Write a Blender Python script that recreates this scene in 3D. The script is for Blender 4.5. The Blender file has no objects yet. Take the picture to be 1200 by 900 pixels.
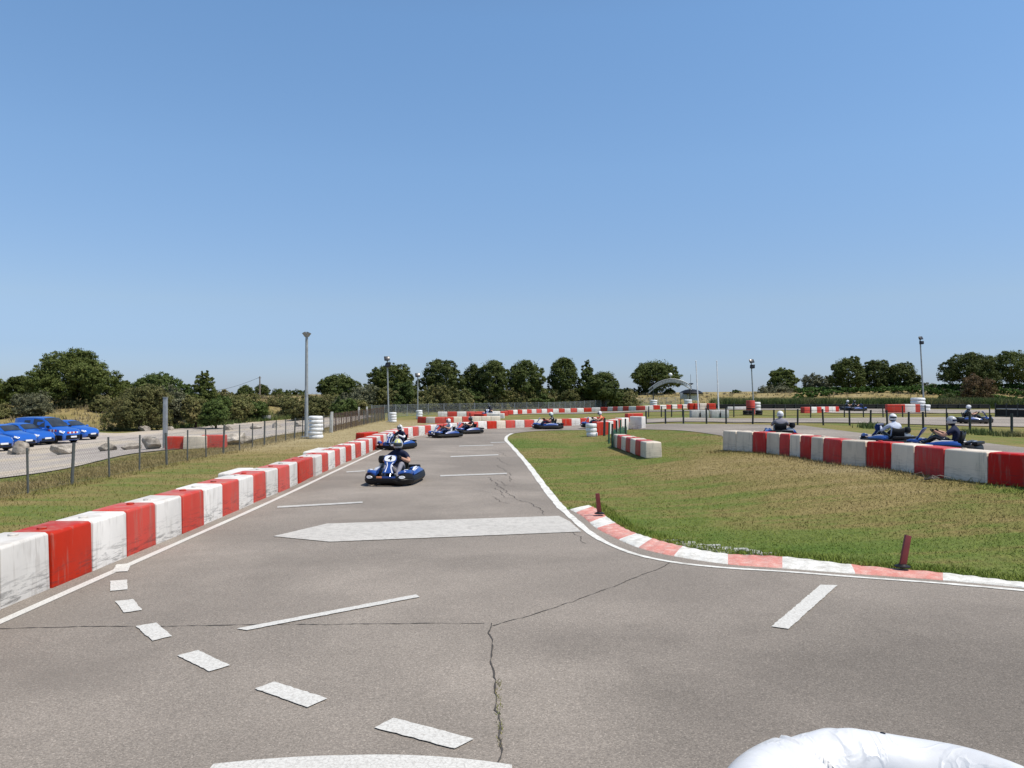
import bpy, bmesh, math, random
import numpy as np
from mathutils import Vector, Matrix
from mathutils.geometry import tessellate_polygon
R = math.radians
PI = math.pi
rng = np.random.default_rng(7)
random.seed(7)
scene = bpy.context.scene
COL = scene.collection

# ------------------------------------------------------------------ camera
CAM_H, FPX, TILT = 2.3, 900.0, math.atan(12 / 900)
cam = bpy.data.cameras.new('camera')
cam.sensor_width = 36; cam.lens = 27; cam.clip_end = 9000; cam.clip_start = 0.05
camo = bpy.data.objects.new('camera', cam); COL.objects.link(camo)
camo.location = (0, 0, CAM_H); camo.rotation_euler = (PI / 2 + TILT, 0, 0)
scene.camera = camo

# ------------------------------------------------------------------ terrain
def S(t):
    t = np.clip(t, 0, 1); return t * t * (3 - 2 * t)
LB = np.array([(-400, 60), (-90, 68), (-38, 73), (-30, 90), (-23, 104), (-16, 122), (-12, 150), (-10, 400)], float)
def sd_left(x, y):
    best = np.full(np.shape(x), 1e9); sign = np.ones(np.shape(x))
    for (ax, ay), (bx, by) in zip(LB[:-1], LB[1:]):
        dx, dy = bx - ax, by - ay
        t = np.clip(((x - ax) * dx + (y - ay) * dy) / (dx * dx + dy * dy), 0, 1)
        d = np.hypot(x - ax - t * dx, y - ay - t * dy)
        cr = dx * (y - ay) - dy * (x - ax)
        m = d < best
        sign = np.where(m, np.sign(cr), sign); best = np.where(m, d, best)
    return best * sign
def terrain(x, y):
    x = np.asarray(x, float); y = np.asarray(y, float)
    drop = -1.2 * S((-11.8 - x) / 18) * (1 - S((y - 75) / 50))
    bl = 2.0 * S(sd_left(x, y) / 16)
    ex = np.maximum(y - 25, 0)
    s = .52 * (x - 5) + .85 * (y - 10)
    mound = .5 * S(s / 8) * S((x - 1.5 - .08 * ex) / (6.5 + .1 * ex))
    y0 = 150 - 25 * S((x - 30) / 50)
    br = (1.9 + 1.0 * S((x - 40) / 60)) * S((y - y0) / 18) * S((x - 5) / 25)
    return drop + bl + mound + br
def tz(x, y): return float(terrain(x, y))
def ray(px, py):
    dx = (px - 600) / FPX; dz = (450 - py) / FPX
    c, s = math.cos(TILT), math.sin(TILT)
    return dx, c - dz * s, s + dz * c
def at(px, py):
    """point of the terrain that lies at this place of the survey photograph"""
    dx, dy, dz = ray(px, py)
    def g(k): return CAM_H + dz * k - tz(dx * k, dy * k)
    k, st = 3.0, 1.0
    while g(k) > 0 and k < 400: k += st; st = 1 + k * .01
    lo, hi = k - st, k
    for _ in range(30):
        m = (lo + hi) / 2
        if g(m) > 0: lo = m
        else: hi = m
    return (dx * hi, dy * hi)
def atd(px, py, Y):
    dx, dy, dz = ray(px, py); k = Y / dy
    return Vector((dx * k, Y, CAM_H + dz * k))

# ------------------------------------------------------------------ mesh helpers
class MB:
    def __init__(s): s.v = []; s.f = []; s.m = []
    def add(s, vs, fs, m=0):
        b = len(s.v); s.v += [tuple(p) for p in vs]
        for f in fs: s.f.append(tuple(b + i for i in f)); s.m.append(m)
        return s
    def box(s, c, d, m=0, rot=None):
        x, y, z = d[0] / 2, d[1] / 2, d[2] / 2
        vs = [Vector(p) for p in ((-x,-y,-z),(x,-y,-z),(x,y,-z),(-x,y,-z),(-x,-y,z),(x,-y,z),(x,y,z),(-x,y,z))]
        if rot: vs = [rot @ p for p in vs]
        vs = [p + Vector(c) for p in vs]
        return s.add(vs, [(0,3,2,1),(4,5,6,7),(0,1,5,4),(1,2,6,5),(2,3,7,6),(3,0,4,7)], m)
    def tube(s, pts, rad, n=8, m=0, cap=True, closed=False):
        pts = [Vector(p) for p in pts]; k = len(pts)
        if not hasattr(rad, '__len__'): rad = [rad] * k
        rings = []; up0 = None
        for i, p in enumerate(pts):
            if closed: t = pts[(i + 1) % k] - pts[i - 1]
            else: t = pts[min(i + 1, k - 1)] - pts[max(i - 1, 0)]
            t.normalize()
            if up0 is None: up0 = Vector((0,0,1)) if abs(t.z) < .9 else Vector((0,1,0))
            a = t.cross(up0)
            if a.length < 1e-4: a = t.orthogonal()
            a.normalize(); b = a.cross(t); b.normalize(); up0 = b
            rings.append([p + (a * math.cos(2*PI*j/n) + b * math.sin(2*PI*j/n)) * rad[i] for j in range(n)])
        vs = [q for r in rings for q in r]; fs = []
        for i in range(k if closed else k - 1):
            for j in range(n):
                i2 = (i + 1) % k
                fs.append((i*n+j, i*n+(j+1) % n, i2*n+(j+1) % n, i2*n+j))
        if cap and not closed:
            fs.append(tuple(range(n))[::-1]); fs.append(tuple((k-1)*n+j for j in range(n)))
        return s.add(vs, fs, m)
    def lathe(s, prof, c=(0,0,0), axis='z', n=16, m=0):
        vs = []; fs = []
        for r, h in prof:
            for j in range(n):
                a = 2*PI*j/n; x, y = r*math.cos(a), r*math.sin(a)
                p = {'z': (x,y,h), 'x': (h,x,y), 'y': (y,h,x)}[axis]
                vs.append((p[0]+c[0], p[1]+c[1], p[2]+c[2]))
        for i in range(len(prof)-1):
            for j in range(n):
                fs.append((i*n+j, i*n+(j+1) % n, (i+1)*n+(j+1) % n, (i+1)*n+j))
        if prof[0][0] > 1e-5: fs.append(tuple(range(n))[::-1])
        if prof[-1][0] > 1e-5: fs.append(tuple((len(prof)-1)*n+j for j in range(n)))
        return s.add(vs, fs, m)
    def prism(s, out, fn, t, m=0):
        """outline in (u,v), fn maps (u,v,w) to 3-D, thickness t"""
        n = len(out)
        vs = [fn(u, v, 0) for u, v in out] + [fn(u, v, t) for u, v in out]
        fs = [tuple(range(n))[::-1], tuple(range(n, 2*n))] + [(i, (i+1) % n, n+(i+1) % n, n+i) for i in range(n)]
        return s.add(vs, fs, m)
    def loft(s, rings, m=0, cap=True, closed=True):
        n = len(rings[0]); vs = [p for r in rings for p in r]; fs = []
        for i in range(len(rings)-1):
            for j in range(n if closed else n-1):
                fs.append((i*n+j, i*n+(j+1) % n, (i+1)*n+(j+1) % n, (i+1)*n+j))
        if cap: fs.append(tuple(range(n))[::-1]); fs.append(tuple((len(rings)-1)*n+j for j in range(n)))
        return s.add(vs, fs, m)
    def mesh(s, name, mats, smooth=30, bevel=0, seg=2, recalc=True):
        me = bpy.data.meshes.new(name)
        me.from_pydata(s.v, [], s.f)
        if not isinstance(mats, (list, tuple)): mats = [mats]
        for m_ in mats: me.materials.append(m_)
        me.polygons.foreach_set('material_index', s.m)
        if recalc or bevel:
            bm = bmesh.new(); bm.from_mesh(me)
            if recalc: bmesh.ops.recalc_face_normals(bm, faces=bm.faces)
            if bevel:
                ed = [e for e in bm.edges if len(e.link_faces) == 2 and e.calc_face_angle(0) > R(30)]
                bmesh.ops.bevel(bm, geom=ed, offset=bevel, segments=seg, profile=.6, affect='EDGES', clamp_overlap=True)
            bm.to_mesh(me); bm.free()
        if smooth:
            me.polygons.foreach_set('use_smooth', [True] * len(me.polygons))
            if smooth < 180: me.set_sharp_from_angle(angle=R(smooth))
        me.update()
        return me
    def build(s, name, mats, parent=None, smooth=30, bevel=0, seg=2, loc=None, recalc=True):
        return link(name, s.mesh(name, mats, smooth, bevel, seg, recalc), parent, loc)
def link(name, me, parent=None, loc=None):
    o = bpy.data.objects.new(name, me); COL.objects.link(o)
    if parent: o.parent = parent
    if loc is not None: o.location = loc
    return o
def tag(o, label=None, cat=None, group=None, kind=None):
    if label: o['label'] = label
    if cat: o['category'] = cat
    if group: o['group'] = group
    if kind: o['kind'] = kind
    return o
def thing(name, label, cat, loc=(0,0,0), rz=0, group=None):
    o = bpy.data.objects.new(name, None); COL.objects.link(o); o.empty_display_size = .2
    o.location = loc; o.rotation_euler = (0, 0, rz)
    return tag(o, label, cat, group)
def kids(o): return [c for c in bpy.data.objects if c.parent == o]
def copy_tree(o, parent=None):
    c = o.copy(); COL.objects.link(c)
    if parent: c.parent = parent
    for ch in kids(o): copy_tree(ch, c)
    return c
def np_mesh(name, V, F, mat, mats_idx=None):
    """fast mesh: V (n,3), F (m,k)"""
    me = bpy.data.meshes.new(name); k = F.shape[1]
    me.vertices.add(len(V)); me.vertices.foreach_set('co', V.astype(np.float32).ravel())
    me.loops.add(F.size); me.loops.foreach_set('vertex_index', F.astype(np.int32).ravel())
    me.polygons.add(len(F))
    me.polygons.foreach_set('loop_start', np.arange(0, F.size, k, dtype=np.int32))
    me.polygons.foreach_set('loop_total', np.full(len(F), k, dtype=np.int32))
    for m_ in (mat if isinstance(mat, (list, tuple)) else [mat]): me.materials.append(m_)
    me.update(calc_edges=True)
    return me
def pip(x, y, poly):
    inside = np.zeros(np.shape(x), bool); n = len(poly)
    for i in range(n):
        x1, y1 = poly[i][:2]; x2, y2 = poly[(i+1) % n][:2]
        if y1 == y2: continue
        c = ((y1 > y) != (y2 > y)) & (x < (x2-x1)*(y-y1)/(y2-y1)+x1)
        inside ^= c
    return inside
def smooth_path(pts, n=8):
    out = []; P = [Vector((p[0], p[1], 0)) for p in pts]
    for i in range(len(P)-1):
        a = P[max(i-1,0)]; b = P[i]; c = P[i+1]; d = P[min(i+2,len(P)-1)]
        for k in range(n):
            t = k/n
            q = .5*((2*b)+(c-a)*t+(2*a-5*b+4*c-d)*t*t+(3*b-a-3*c+d)*t**3)
            out.append((q.x, q.y))
    out.append((P[-1].x, P[-1].y))
    return out
def sheet(name, poly, mat, dz, step=1.0, kind='structure'):
    bm = bmesh.new()
    vs = [bm.verts.new((p[0], p[1], 0)) for p in poly]
    for t in tessellate_polygon([[Vector((p[0], p[1], 0)) for p in poly]]):
        try: bm.faces.new([vs[i] for i in t])
        except ValueError: pass
    xs = [p[0] for p in poly]; ys = [p[1] for p in poly]
    if step:
        for ax, lo, hi in ((0, min(xs), max(xs)), (1, min(ys), max(ys))):
            k = math.ceil(lo/step)*step
            while k < hi:
                no = (1,0,0) if ax == 0 else (0,1,0); co = (k,0,0) if ax == 0 else (0,k,0)
                bmesh.ops.bisect_plane(bm, geom=bm.verts[:]+bm.edges[:]+bm.faces[:], plane_co=co, plane_no=no, dist=1e-5)
                k += step
    co = np.array([v.co[:] for v in bm.verts])
    z = terrain(co[:,0], co[:,1]) + dz
    for v, zz in zip(bm.verts, z): v.co.z = zz
    bmesh.ops.recalc_face_normals(bm, faces=bm.faces)
    for f in bm.faces:
        if f.normal.z < 0: f.normal_flip()
    me = bpy.data.meshes.new(name); bm.to_mesh(me); bm.free(); me.materials.append(mat)
    o = link(name, me)
    if kind: o['kind'] = kind
    return o
def strip(name, pts, w, mat, dz, kind='structure', side=0, jitter=0):
    """flat ribbon along ground points"""
    V = []; F = []; n = len(pts)
    for i, p in enumerate(pts):
        a = pts[max(i-1,0)]; b = pts[min(i+1,n-1)]
        tx, ty = b[0]-a[0], b[1]-a[1]; l = math.hypot(tx, ty) or 1; nx, ny = -ty/l, tx/l
        ww = w[i] if hasattr(w, '__len__') else w
        ww *= 1 + random.uniform(-jitter, jitter)
        for sgn in ((side-1)/2, (side+1)/2):
            x, y = p[0]+nx*ww*sgn, p[1]+ny*ww*sgn
            V.append((x, y, tz(x, y)+dz))
        if i: F.append((2*i-2, 2*i, 2*i+1, 2*i-1))
    mb = MB().add(V, F); o = mb.build(name, mat, smooth=0, recalc=False)
    for p in o.data.polygons:
        pass
    if kind: o['kind'] = kind
    return o

# ------------------------------------------------------------------ materials
class N:
    def __init__(s, name):
        s.mat = bpy.data.materials.new(name); s.mat.use_nodes = True
        s.nt = s.mat.node_tree; s.b = s.nt.nodes['Principled BSDF']; s.out = s.nt.nodes['Material Output']
    def n(s, t, **kw):
        q = s.nt.nodes.new(t)
        for k, v in kw.items():
            if k in q.inputs: q.inputs[k].default_value = v
            else: setattr(q, k, v)
        return q
    def l(s, a, b): s.nt.links.new(a, b)
    def pos(s):
        return s.n('ShaderNodeNewGeometry').outputs['Position']
    def obj(s): return s.n('ShaderNodeTexCoord').outputs['Object']
    def gen(s): return s.n('ShaderNodeTexCoord').outputs['Generated']
    def rand(s): return s.n('ShaderNodeObjectInfo').outputs['Random']
    def scale(s, v, sc):
        q = s.n('ShaderNodeVectorMath', operation='MULTIPLY'); s.l(v, q.inputs[0]); q.inputs[1].default_value = sc
        return q.outputs[0]
    def addv(s, v, w):
        q = s.n('ShaderNodeVectorMath', operation='ADD'); s.l(v, q.inputs[0])
        if hasattr(w, 'links'): s.l(w, q.inputs[1])
        else: q.inputs[1].default_value = w
        return q.outputs[0]
    def noise(s, v, sc, det=3, rough=.55, dist=0):
        q = s.n('ShaderNodeTexNoise'); s.l(v, q.inputs['Vector'])
        q.inputs['Scale'].default_value = sc; q.inputs['Detail'].default_value = det
        q.inputs['Roughness'].default_value = rough; q.inputs['Distortion'].default_value = dist
        return q.outputs['Fac']
    def ramp(s, f, stops):
        q = s.n('ShaderNodeValToRGB'); s.l(f, q.inputs[0]); e = q.color_ramp.elements
        while len(e) < len(stops): e.new(.5)
        for el, (p, c) in zip(e, stops):
            el.position = p; el.color = (c, c, c, 1) if not hasattr(c, '__len__') else (*c, 1)
        return q.outputs[0]
    def mix(s, f, a, b, mode='MIX'):
        q = s.n('ShaderNodeMix', data_type='RGBA', blend_type=mode)
        for i, x in ((0, f), (6, a), (7, b)):
            if hasattr(x, 'links'): s.l(x, q.inputs[i])
            elif i == 0: q.inputs[0].default_value = x
            else: q.inputs[i].default_value = (*x, 1) if hasattr(x, '__len__') else (x, x, x, 1)
        return q.outputs[2]
    def math(s, op, a, b=0.):
        q = s.n('ShaderNodeMath', operation=op)
        for i, x in ((0, a), (1, b)):
            if hasattr(x, 'links'): s.l(x, q.inputs[i])
            else: q.inputs[i].default_value = x
        return q.outputs[0]
    def bump(s, h, st=.3, d=.02):
        q = s.n('ShaderNodeBump'); q.inputs['Strength'].default_value = st; q.inputs['Distance'].default_value = d
        s.l(h, q.inputs['Height']); s.l(q.outputs[0], s.b.inputs['Normal'])
    def base(s, c):
        if hasattr(c, 'links'): s.l(c, s.b.inputs['Base Color'])
        else: s.b.inputs['Base Color'].default_value = (*c, 1)
    def set(s, rough=.6, spec=.5, metal=0, coat=0):
        s.b.inputs['Roughness'].default_value = rough; s.b.inputs['Specular IOR Level'].default_value = spec
        s.b.inputs['Metallic'].default_value = metal; s.b.inputs['Coat Weight'].default_value = coat
        return s.mat
def simple(name, c, rough=.5, spec=.5, metal=0, coat=0, var=.12, sc=6):
    m = N(name)
    f = m.noise(m.obj(), sc, 4)
    c2 = tuple(x*(1-var*2) for x in c); c3 = tuple(min(1, x*(1+var)) for x in c)
    m.base(m.ramp(f, [(.3, c2), (.7, c3)]))
    return m.set(rough, spec, metal, coat)

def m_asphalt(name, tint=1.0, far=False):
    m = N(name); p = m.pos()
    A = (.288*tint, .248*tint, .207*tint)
    big = m.noise(p, .22, 4, .6, .4)
    mid = m.noise(p, 1.3, 4, .6)
    c = m.mix(m.ramp(big, [(.40, 0.), (.62, 1.)]), tuple(x*.78 for x in A), tuple(x*1.12 for x in A))
    c = m.mix(m.ramp(mid, [(.35, 0.), (.7, .5)]), c, tuple(x*.78 for x in A))
    if not far:
        for cen, sc_, st_ in (((3.6, 6.0, 0), (.30, .42, 0), .34), ((.55, 7.1, 0), (.9, 1.3, 0), .22), ((1.2, 5.2, 0), (.9, .8, 0), .16), ((-2.5, 13.0, 0), (.22, .5, 0), .14)):
            vd = m.n('ShaderNodeVectorMath', operation='LENGTH'); m.l(m.scale(m.addv(p, tuple(-q for q in cen)), sc_), vd.inputs[0])
            dd = m.math('ADD', vd.outputs['Value'], m.math('MULTIPLY', m.math('SUBTRACT', mid, .5), 1.3))
            c = m.mix(m.ramp(dd, [(.25, st_*2.2), (1.0, 0.)]), c, tuple(x*.52 for x in A))
    # grain of the stones
    v = m.n('ShaderNodeTexVoronoi'); m.l(p, v.inputs['Vector']); v.inputs['Scale'].default_value = 110
    vc = m.n('ShaderNodeSeparateColor'); m.l(v.outputs['Color'], vc.inputs[0])
    c = m.mix(.75, c, m.ramp(vc.outputs[0], [(0, .62), (.5, .95), (.85, 1.08), (1, 1.55)]), 'MULTIPLY')
    fine = m.noise(p, 60, 3, .7)
    c = m.mix(.7, c, m.ramp(fine, [(.3, .70), (.7, 1.25)]), 'MULTIPLY')
    # worn dark stains
    st = m.noise(m.scale(p, (.35, .9, 1)), .55, 3, .5, .8)
    c = m.mix(m.ramp(st, [(.53, 0.), (.74, .48)]), c, tuple(x*.58 for x in A))
    m.base(c)
    m.bump(m.math('ADD', m.math('MULTIPLY', v.outputs['Distance'], -1.), fine), .35, .01)
    return m.set(.9, .25)
def grass_color(m, p, lush=1.0):
    big = m.noise(m.scale(p, (1, .7, .3)), .22, 4, .62, .6)
    streak = m.noise(m.scale(p, (.22, 1.9, .3)), .8, 4, .65, .5)
    med = m.noise(p, 1.6, 4, .65)
    f = m.math('ADD', m.math('MULTIPLY', big, .5), m.math('ADD', m.math('MULTIPLY', streak, .48), m.math('MULTIPLY', med, .16)))
    at_ = m.n('ShaderNodeAttribute', attribute_name='dry')
    f = m.math('ADD', f, m.math('MULTIPLY', at_.outputs['Fac'], .35))
    return m.ramp(f, [(.40, (.088*lush, .132*lush, .026)), (.51, (.130*lush, .155*lush, .038)), (.60, (.185, .155, .055)), (.69, (.235, .182, .076)), (.88, (.31, .25, .135))])
def m_ground():
    m = N('lawn_soil'); p = m.pos()
    c = grass_color(m, p, .95)
    fine = m.noise(p, 14, 4, .75)
    c = m.mix(.85, c, m.ramp(fine, [(.28, .62), (.72, 1.5)]), 'MULTIPLY')
    m.base(c); m.bump(fine, .6, .05)
    return m.set(.95, .1)
def m_blades(name, kind='lawn'):
    m = N(name); p = m.pos()
    if kind == 'lawn': c = grass_color(m, p, 1.4)
    else:
        f = m.noise(p, .35, 4, .6); c = m.ramp(f, [(.36, (.13, .125, .055)), (.5, (.20, .16, .09)), (.66, (.27, .215, .14))])
    if kind == 'reed':
        f = m.noise(p, .3, 4, .6); c = m.ramp(f, [(.33, (.07, .105, .03)), (.52, (.115, .145, .045)), (.68, (.19, .165, .075))])
    fine = m.noise(p, 30, 2)
    c = m.mix(.7, c, m.ramp(fine, [(.3, .6), (.7, 1.35)]), 'MULTIPLY')
    m.base(c); return m.set(.7, .15)
def m_leaf(name, c1, c2, c3=None):
    m = N(name); p = m.pos()
    f = m.noise(p, .55, 3, .6); g = m.noise(p, 5, 2)
    c = m.ramp(f, [(.32, c1), (.55, c2), (.72, c3 or c2)])
    c = m.mix(.8, c, m.ramp(g, [(.3, .6), (.7, 1.35)]), 'MULTIPLY')
    hs = m.n('ShaderNodeHueSaturation'); m.l(c, hs.inputs['Color'])
    m.l(m.math('ADD', m.math('MULTIPLY', m.rand(), .35), .82), hs.inputs['Value'])
    m.base(hs.outputs[0]); m.set(.65, .2)
    tr = m.n('ShaderNodeBsdfTranslucent'); m.l(hs.outputs[0], tr.inputs[0])
    mx = m.n('ShaderNodeMixShader'); mx.inputs[0].default_value = .18
    m.l(m.b.outputs[0], mx.inputs[1]); m.l(tr.outputs[0], mx.inputs[2]); m.l(mx.outputs[0], m.out.inputs[0])
    return m.mat
def m_paint(name, c, wear=.35, under=(.22, .2, .18), sc=9):
    m = N(name); p = m.pos()
    f = m.noise(p, sc, 5, .75); g = m.noise(p, 1.2, 3)
    v = m.n('ShaderNodeTexVoronoi', feature='DISTANCE_TO_EDGE'); m.l(m.addv(p, m.scale(p, (.01,.01,.01))), v.inputs['Vector']); v.inputs['Scale'].default_value = 20
    crack = m.ramp(v.outputs['Distance'], [(0., .6), (.05, 0.)])
    col = m.mix(m.ramp(g, [(.35, 0.), (.7, .35)]), c, tuple(x*.78 for x in c))
    col = m.mix(m.ramp(f, [(.55-.15*wear, 0.), (.62+.2*(1-wear), wear)]), col, under)
    col = m.mix(crack, col, tuple(x*.55 for x in c))
    m.base(col); m.bump(f, .25, .01)
    return m.set(.75, .3)
def m_block(name, c, scuff=.62, dusty=.35):
    """moulded plastic block with tyre scuffs low down and dust on its top"""
    m = N(name); o = m.obj(); r = m.rand()
    cx = m.n('ShaderNodeCombineXYZ'); m.l(m.math('MULTIPLY', r, 40.), cx.inputs[0]); m.l(m.math('MULTIPLY', r, 17.), cx.inputs[1])
    q = m.addv(o, cx.outputs[0])
    sep = m.n('ShaderNodeSeparateXYZ'); m.l(o, sep.inputs[0]); z = sep.outputs[2]
    a = m.noise(m.scale(q, (1, 1, .5)), 2.2, 4, .6)
    hs = m.n('ShaderNodeHueSaturation'); m.l(m.ramp(a, [(.3, tuple(x*.86 for x in c)), (.65, c)]), hs.inputs['Color'])
    m.l(m.math('ADD', m.math('MULTIPLY', r, .22), .86), hs.inputs['Value'])
    m.l(m.math('ADD', m.math('MULTIPLY', r, -.12), 1.08), hs.inputs['Saturation'])
    col = hs.outputs[0]
    gx = m.n('ShaderNodeNewGeometry'); sn = m.n('ShaderNodeSeparateXYZ'); m.l(gx.outputs['Normal'], sn.inputs[0])
    top = m.ramp(sn.outputs[2], [(.6, 0.), (.9, 1.)])
    # grey drip and dirt streaks
    d = m.noise(m.scale(q, (5, 5, .6)), 2.0, 4, .7)
    col = m.mix(m.math('MULTIPLY', m.ramp(d, [(.52, 0.), (.72, .5)]), m.math('SUBTRACT', 1., top)), col, (.25, .21, .165))
    # black tyre scuffs, stretched along the block, low down
    s = m.noise(m.scale(q, (1.1, 1.1, 9)), 2.6, 5, .75, .6)
    low = m.ramp(z, [(.06, 1.), (.20, .75), (.42, 0.)])
    col = m.mix(m.math('MULTIPLY', m.ramp(s, [(.50, 0.), (.60, scuff)]), low), col, (.035, .033, .033))
    du = m.noise(q, 3.5, 5, .65)
    col = m.mix(m.math('MULTIPLY', top, m.ramp(du, [(.42, 0.), (.7, dusty*1.6)])), col, (.36, .29, .22))
    m.base(col); m.bump(a, .12, .05)
    return m.set(.5, .25)
M = {}
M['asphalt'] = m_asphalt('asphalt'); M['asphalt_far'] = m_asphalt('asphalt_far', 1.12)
M['ground'] = m_ground()
M['lawn'] = m_blades('lawn_blades'); M['straw'] = m_blades('straw_blades', 'straw'); M['reed'] = m_blades('reed_blades', 'reed')
M['white_line'] = m_paint('white_line_paint', (.62, .60, .55), .62, (.24, .21, .18), 42)
M['faint_line'] = m_paint('worn_line_paint', (.50, .48, .44), .6)
M['arrow'] = m_paint('arrow_paint', (.52, .49, .44), .55)
M['kerb_white'] = m_paint('kerb_white_paint', (.74, .72, .66), .8, (.40, .37, .32), 7)
M['kerb_red'] = m_paint('kerb_red_paint', (.60, .235, .19), .8, (.62, .45, .38), 7)
M['crack'] = simple('crack_dirt', (.075, .068, .062), .95, .1)
M['white_block'] = m_block('white_barrier_plastic', (.74, .70, .64))
M['old_white_block'] = m_block('old_white_barrier_plastic', (.74, .64, .51), .3)
M['red_block'] = m_block('red_barrier_plastic', (.55, .060, .040), .55, .4)
M['dark_red_block'] = m_block('dark_red_barrier_plastic', (.52, .026, .022), .4, .25)
M['black'] = simple('black_plastic', (.009, .009, .010), .5, .25)
M['rubber'] = simple('black_rubber', (.022, .021, .021), .8, .2)
M['steel'] = simple('steel', (.42, .42, .42), .35, .5, .8)
M['galv'] = simple('galvanised_steel', (.36, .37, .37), .5, .5, .5)
M['grey_pole'] = simple('grey_pole_paint', (.30, .32, .32), .55)
M['white_paint'] = simple('white_paint', (.74, .74, .72), .5)
M['blue'] = simple('blue_kart_plastic', (.014, .062, .27), .3, .5, 0, .3, .1)
M['kart_white'] = simple('white_kart_plastic', (.78, .78, .78), .35, .5, 0, .2, .05)
M['orange'] = simple('orange_decal', (.75, .28, .12), .4)
M['lens'] = simple('lamp_lens', (.8, .82, .84), .15)
M['fence_dark'] = simple('dark_green_post', (.030, .034, .030), .6)
M['fence_grey'] = simple('grey_green_post', (.095, .10, .092), .6)
M['wire'] = simple('fence_wire', (.13, .14, .12), .5, .5, .3)
M['rust'] = simple('rusty_steel', (.13, .075, .05), .8)
M['concrete'] = simple('concrete', (.50, .49, .45), .85)
M['wood'] = simple('weathered_wood', (.20, .17, .14), .85)
M['bark'] = simple('bark', (.075, .055, .04), .9, .1)
M['redpost'] = simple('red_post_paint', (.16, .022, .02), .5)
M['green_mesh'] = simple('green_mesh', (.04, .14, .075), .6)

def m_gravel():
    m = N('gravel'); p = m.pos()
    a = m.noise(m.scale(p, (1, .6, 1)), .16, 4, .6, .5); b = m.noise(p, 9, 4, .75)
    c = m.ramp(a, [(.36, (.31, .27, .24)), (.48, (.39, .345, .30)), (.57, (.47, .40, .31)), (.68, (.36, .30, .24))])
    c = m.mix(.85, c, m.ramp(b, [(.3, .6), (.72, 1.4)]), 'MULTIPLY')
    m.base(c); m.bump(b, .6, .05); return m.set(.95, .1)
M['gravel'] = m_gravel()
def m_rock():
    m = N('limestone'); p = m.obj(); a = m.noise(p, 1.6, 5, .65, .5); b = m.noise(p, 9, 4, .7)
    c = m.ramp(a, [(.35, (.17, .14, .11)), (.5, (.36, .315, .26)), (.65, (.54, .48, .40))])
    hs = m.n('ShaderNodeHueSaturation'); m.l(c, hs.inputs['Color']); m.l(m.math('ADD', m.math('MULTIPLY', m.rand(), .7), .55), hs.inputs['Value'])
    m.base(hs.outputs[0]); m.bump(m.math('ADD', a, m.math('MULTIPLY', b, .4)), .7, .1); return m.set(.9, .2)
M['rock'] = m_rock()
def m_wrap():
    m = N('white_plastic_wrap'); p = m.obj()
    a = m.noise(p, 3.5, 3, .5, .9); w = m.noise(m.scale(p, (1, 1, .45)), 4.5, 3, .5, 2.2)
    d = m.noise(p, 17, 3, .6)
    m.base(m.mix(m.ramp(d, [(.60, 0.), (.78, .35)]), m.ramp(a, [(.3, (.57, .57, .57)), (.6, (.64, .64, .64))]), (.45, .43, .42)))
    h = m.math('ADD', m.math('MULTIPLY', m.ramp(w, [(.44, 0.), (.5, 1.), (.56, 0.)]), .35), a)
    m.bump(h, .22, .03); return m.set(.38, .45)
M['wrap'] = m_wrap()
def m_carpaint():
    m = N('car_blue_paint'); a = m.noise(m.obj(), 1.5, 3)
    m.base(m.ramp(a, [(.3, (.010, .088, .40)), (.7, (.013, .11, .47))])); return m.set(.28, .5, 0, .7)
M['car_blue'] = m_carpaint()
def m_glass():
    m = N('dark_window_glass'); a = m.noise(m.obj(), 2, 2)
    m.base(m.ramp(a, [(.3, (.02, .024, .03)), (.7, (.045, .052, .06))])); return m.set(.06, .6)
M['glass'] = m_glass()
M['lamp_glass'] = simple('grey_lamp_glass', (.03, .032, .035), .3)
M['tile'] = simple('orange_roof_tile', (.52, .22, .12), .8); M['render'] = simple('cream_render', (.62, .52, .42), .85)
M['skin'] = simple('skin', (.50, .27, .18), .55, .4, 0, 0, .08)
# ------------------------------------------------------------------ world, sun
SUN_EL, SUN_AZ = R(62), R(112)          # azimuth measured clockwise from +Y (ahead of the camera)
w = bpy.data.worlds.new('World'); scene.world = w; w.use_nodes = True
nt = w.node_tree; sky = nt.nodes.new('ShaderNodeTexSky'); sky.sky_type = 'NISHITA'
sky.sun_disc = False; sky.sun_elevation = SUN_EL; sky.sun_rotation = SUN_AZ
sky.altitude = 0; sky.air_density = 1.0; sky.dust_density = .25; sky.ozone_density = 1.0
bg = nt.nodes['Background']; bg.inputs[1].default_value = .105*1.4
tc = nt.nodes.new('ShaderNodeTexCoord'); sx = nt.nodes.new('ShaderNodeSeparateXYZ'); nt.links.new(tc.outputs['Generated'], sx.inputs[0])
rp = nt.nodes.new('ShaderNodeValToRGB'); nt.links.new(sx.outputs[2], rp.inputs[0]); el = rp.color_ramp.elements
AIR = [(0., (.42,.55,.94)), (.058, (.51,.61,.89)), (.113, (.70,.745,.88)), (.28, (.906,1.04,1.144)), (.44, (.98,1.19,1.30)), (.8, (1.0,1.02,1.0))]   # clear blue seaside air
while len(el) < len(AIR): el.new(.5)
for q, (p_, c_) in zip(el, AIR): q.position = p_; q.color = (*[v/1.4 for v in c_], 1)
ml = nt.nodes.new('ShaderNodeMix'); ml.data_type = 'RGBA'; ml.blend_type = 'MULTIPLY'; ml.inputs[0].default_value = 1
nt.links.new(sky.outputs[0], ml.inputs[6]); nt.links.new(rp.outputs[0], ml.inputs[7]); nt.links.new(ml.outputs[2], bg.inputs[0])
sl = bpy.data.lights.new('sun', 'SUN'); sl.energy = 3.9; sl.angle = R(.5); sl.color = (1, .945, .86)
so = bpy.data.objects.new('sun', sl); COL.objects.link(so)
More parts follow.
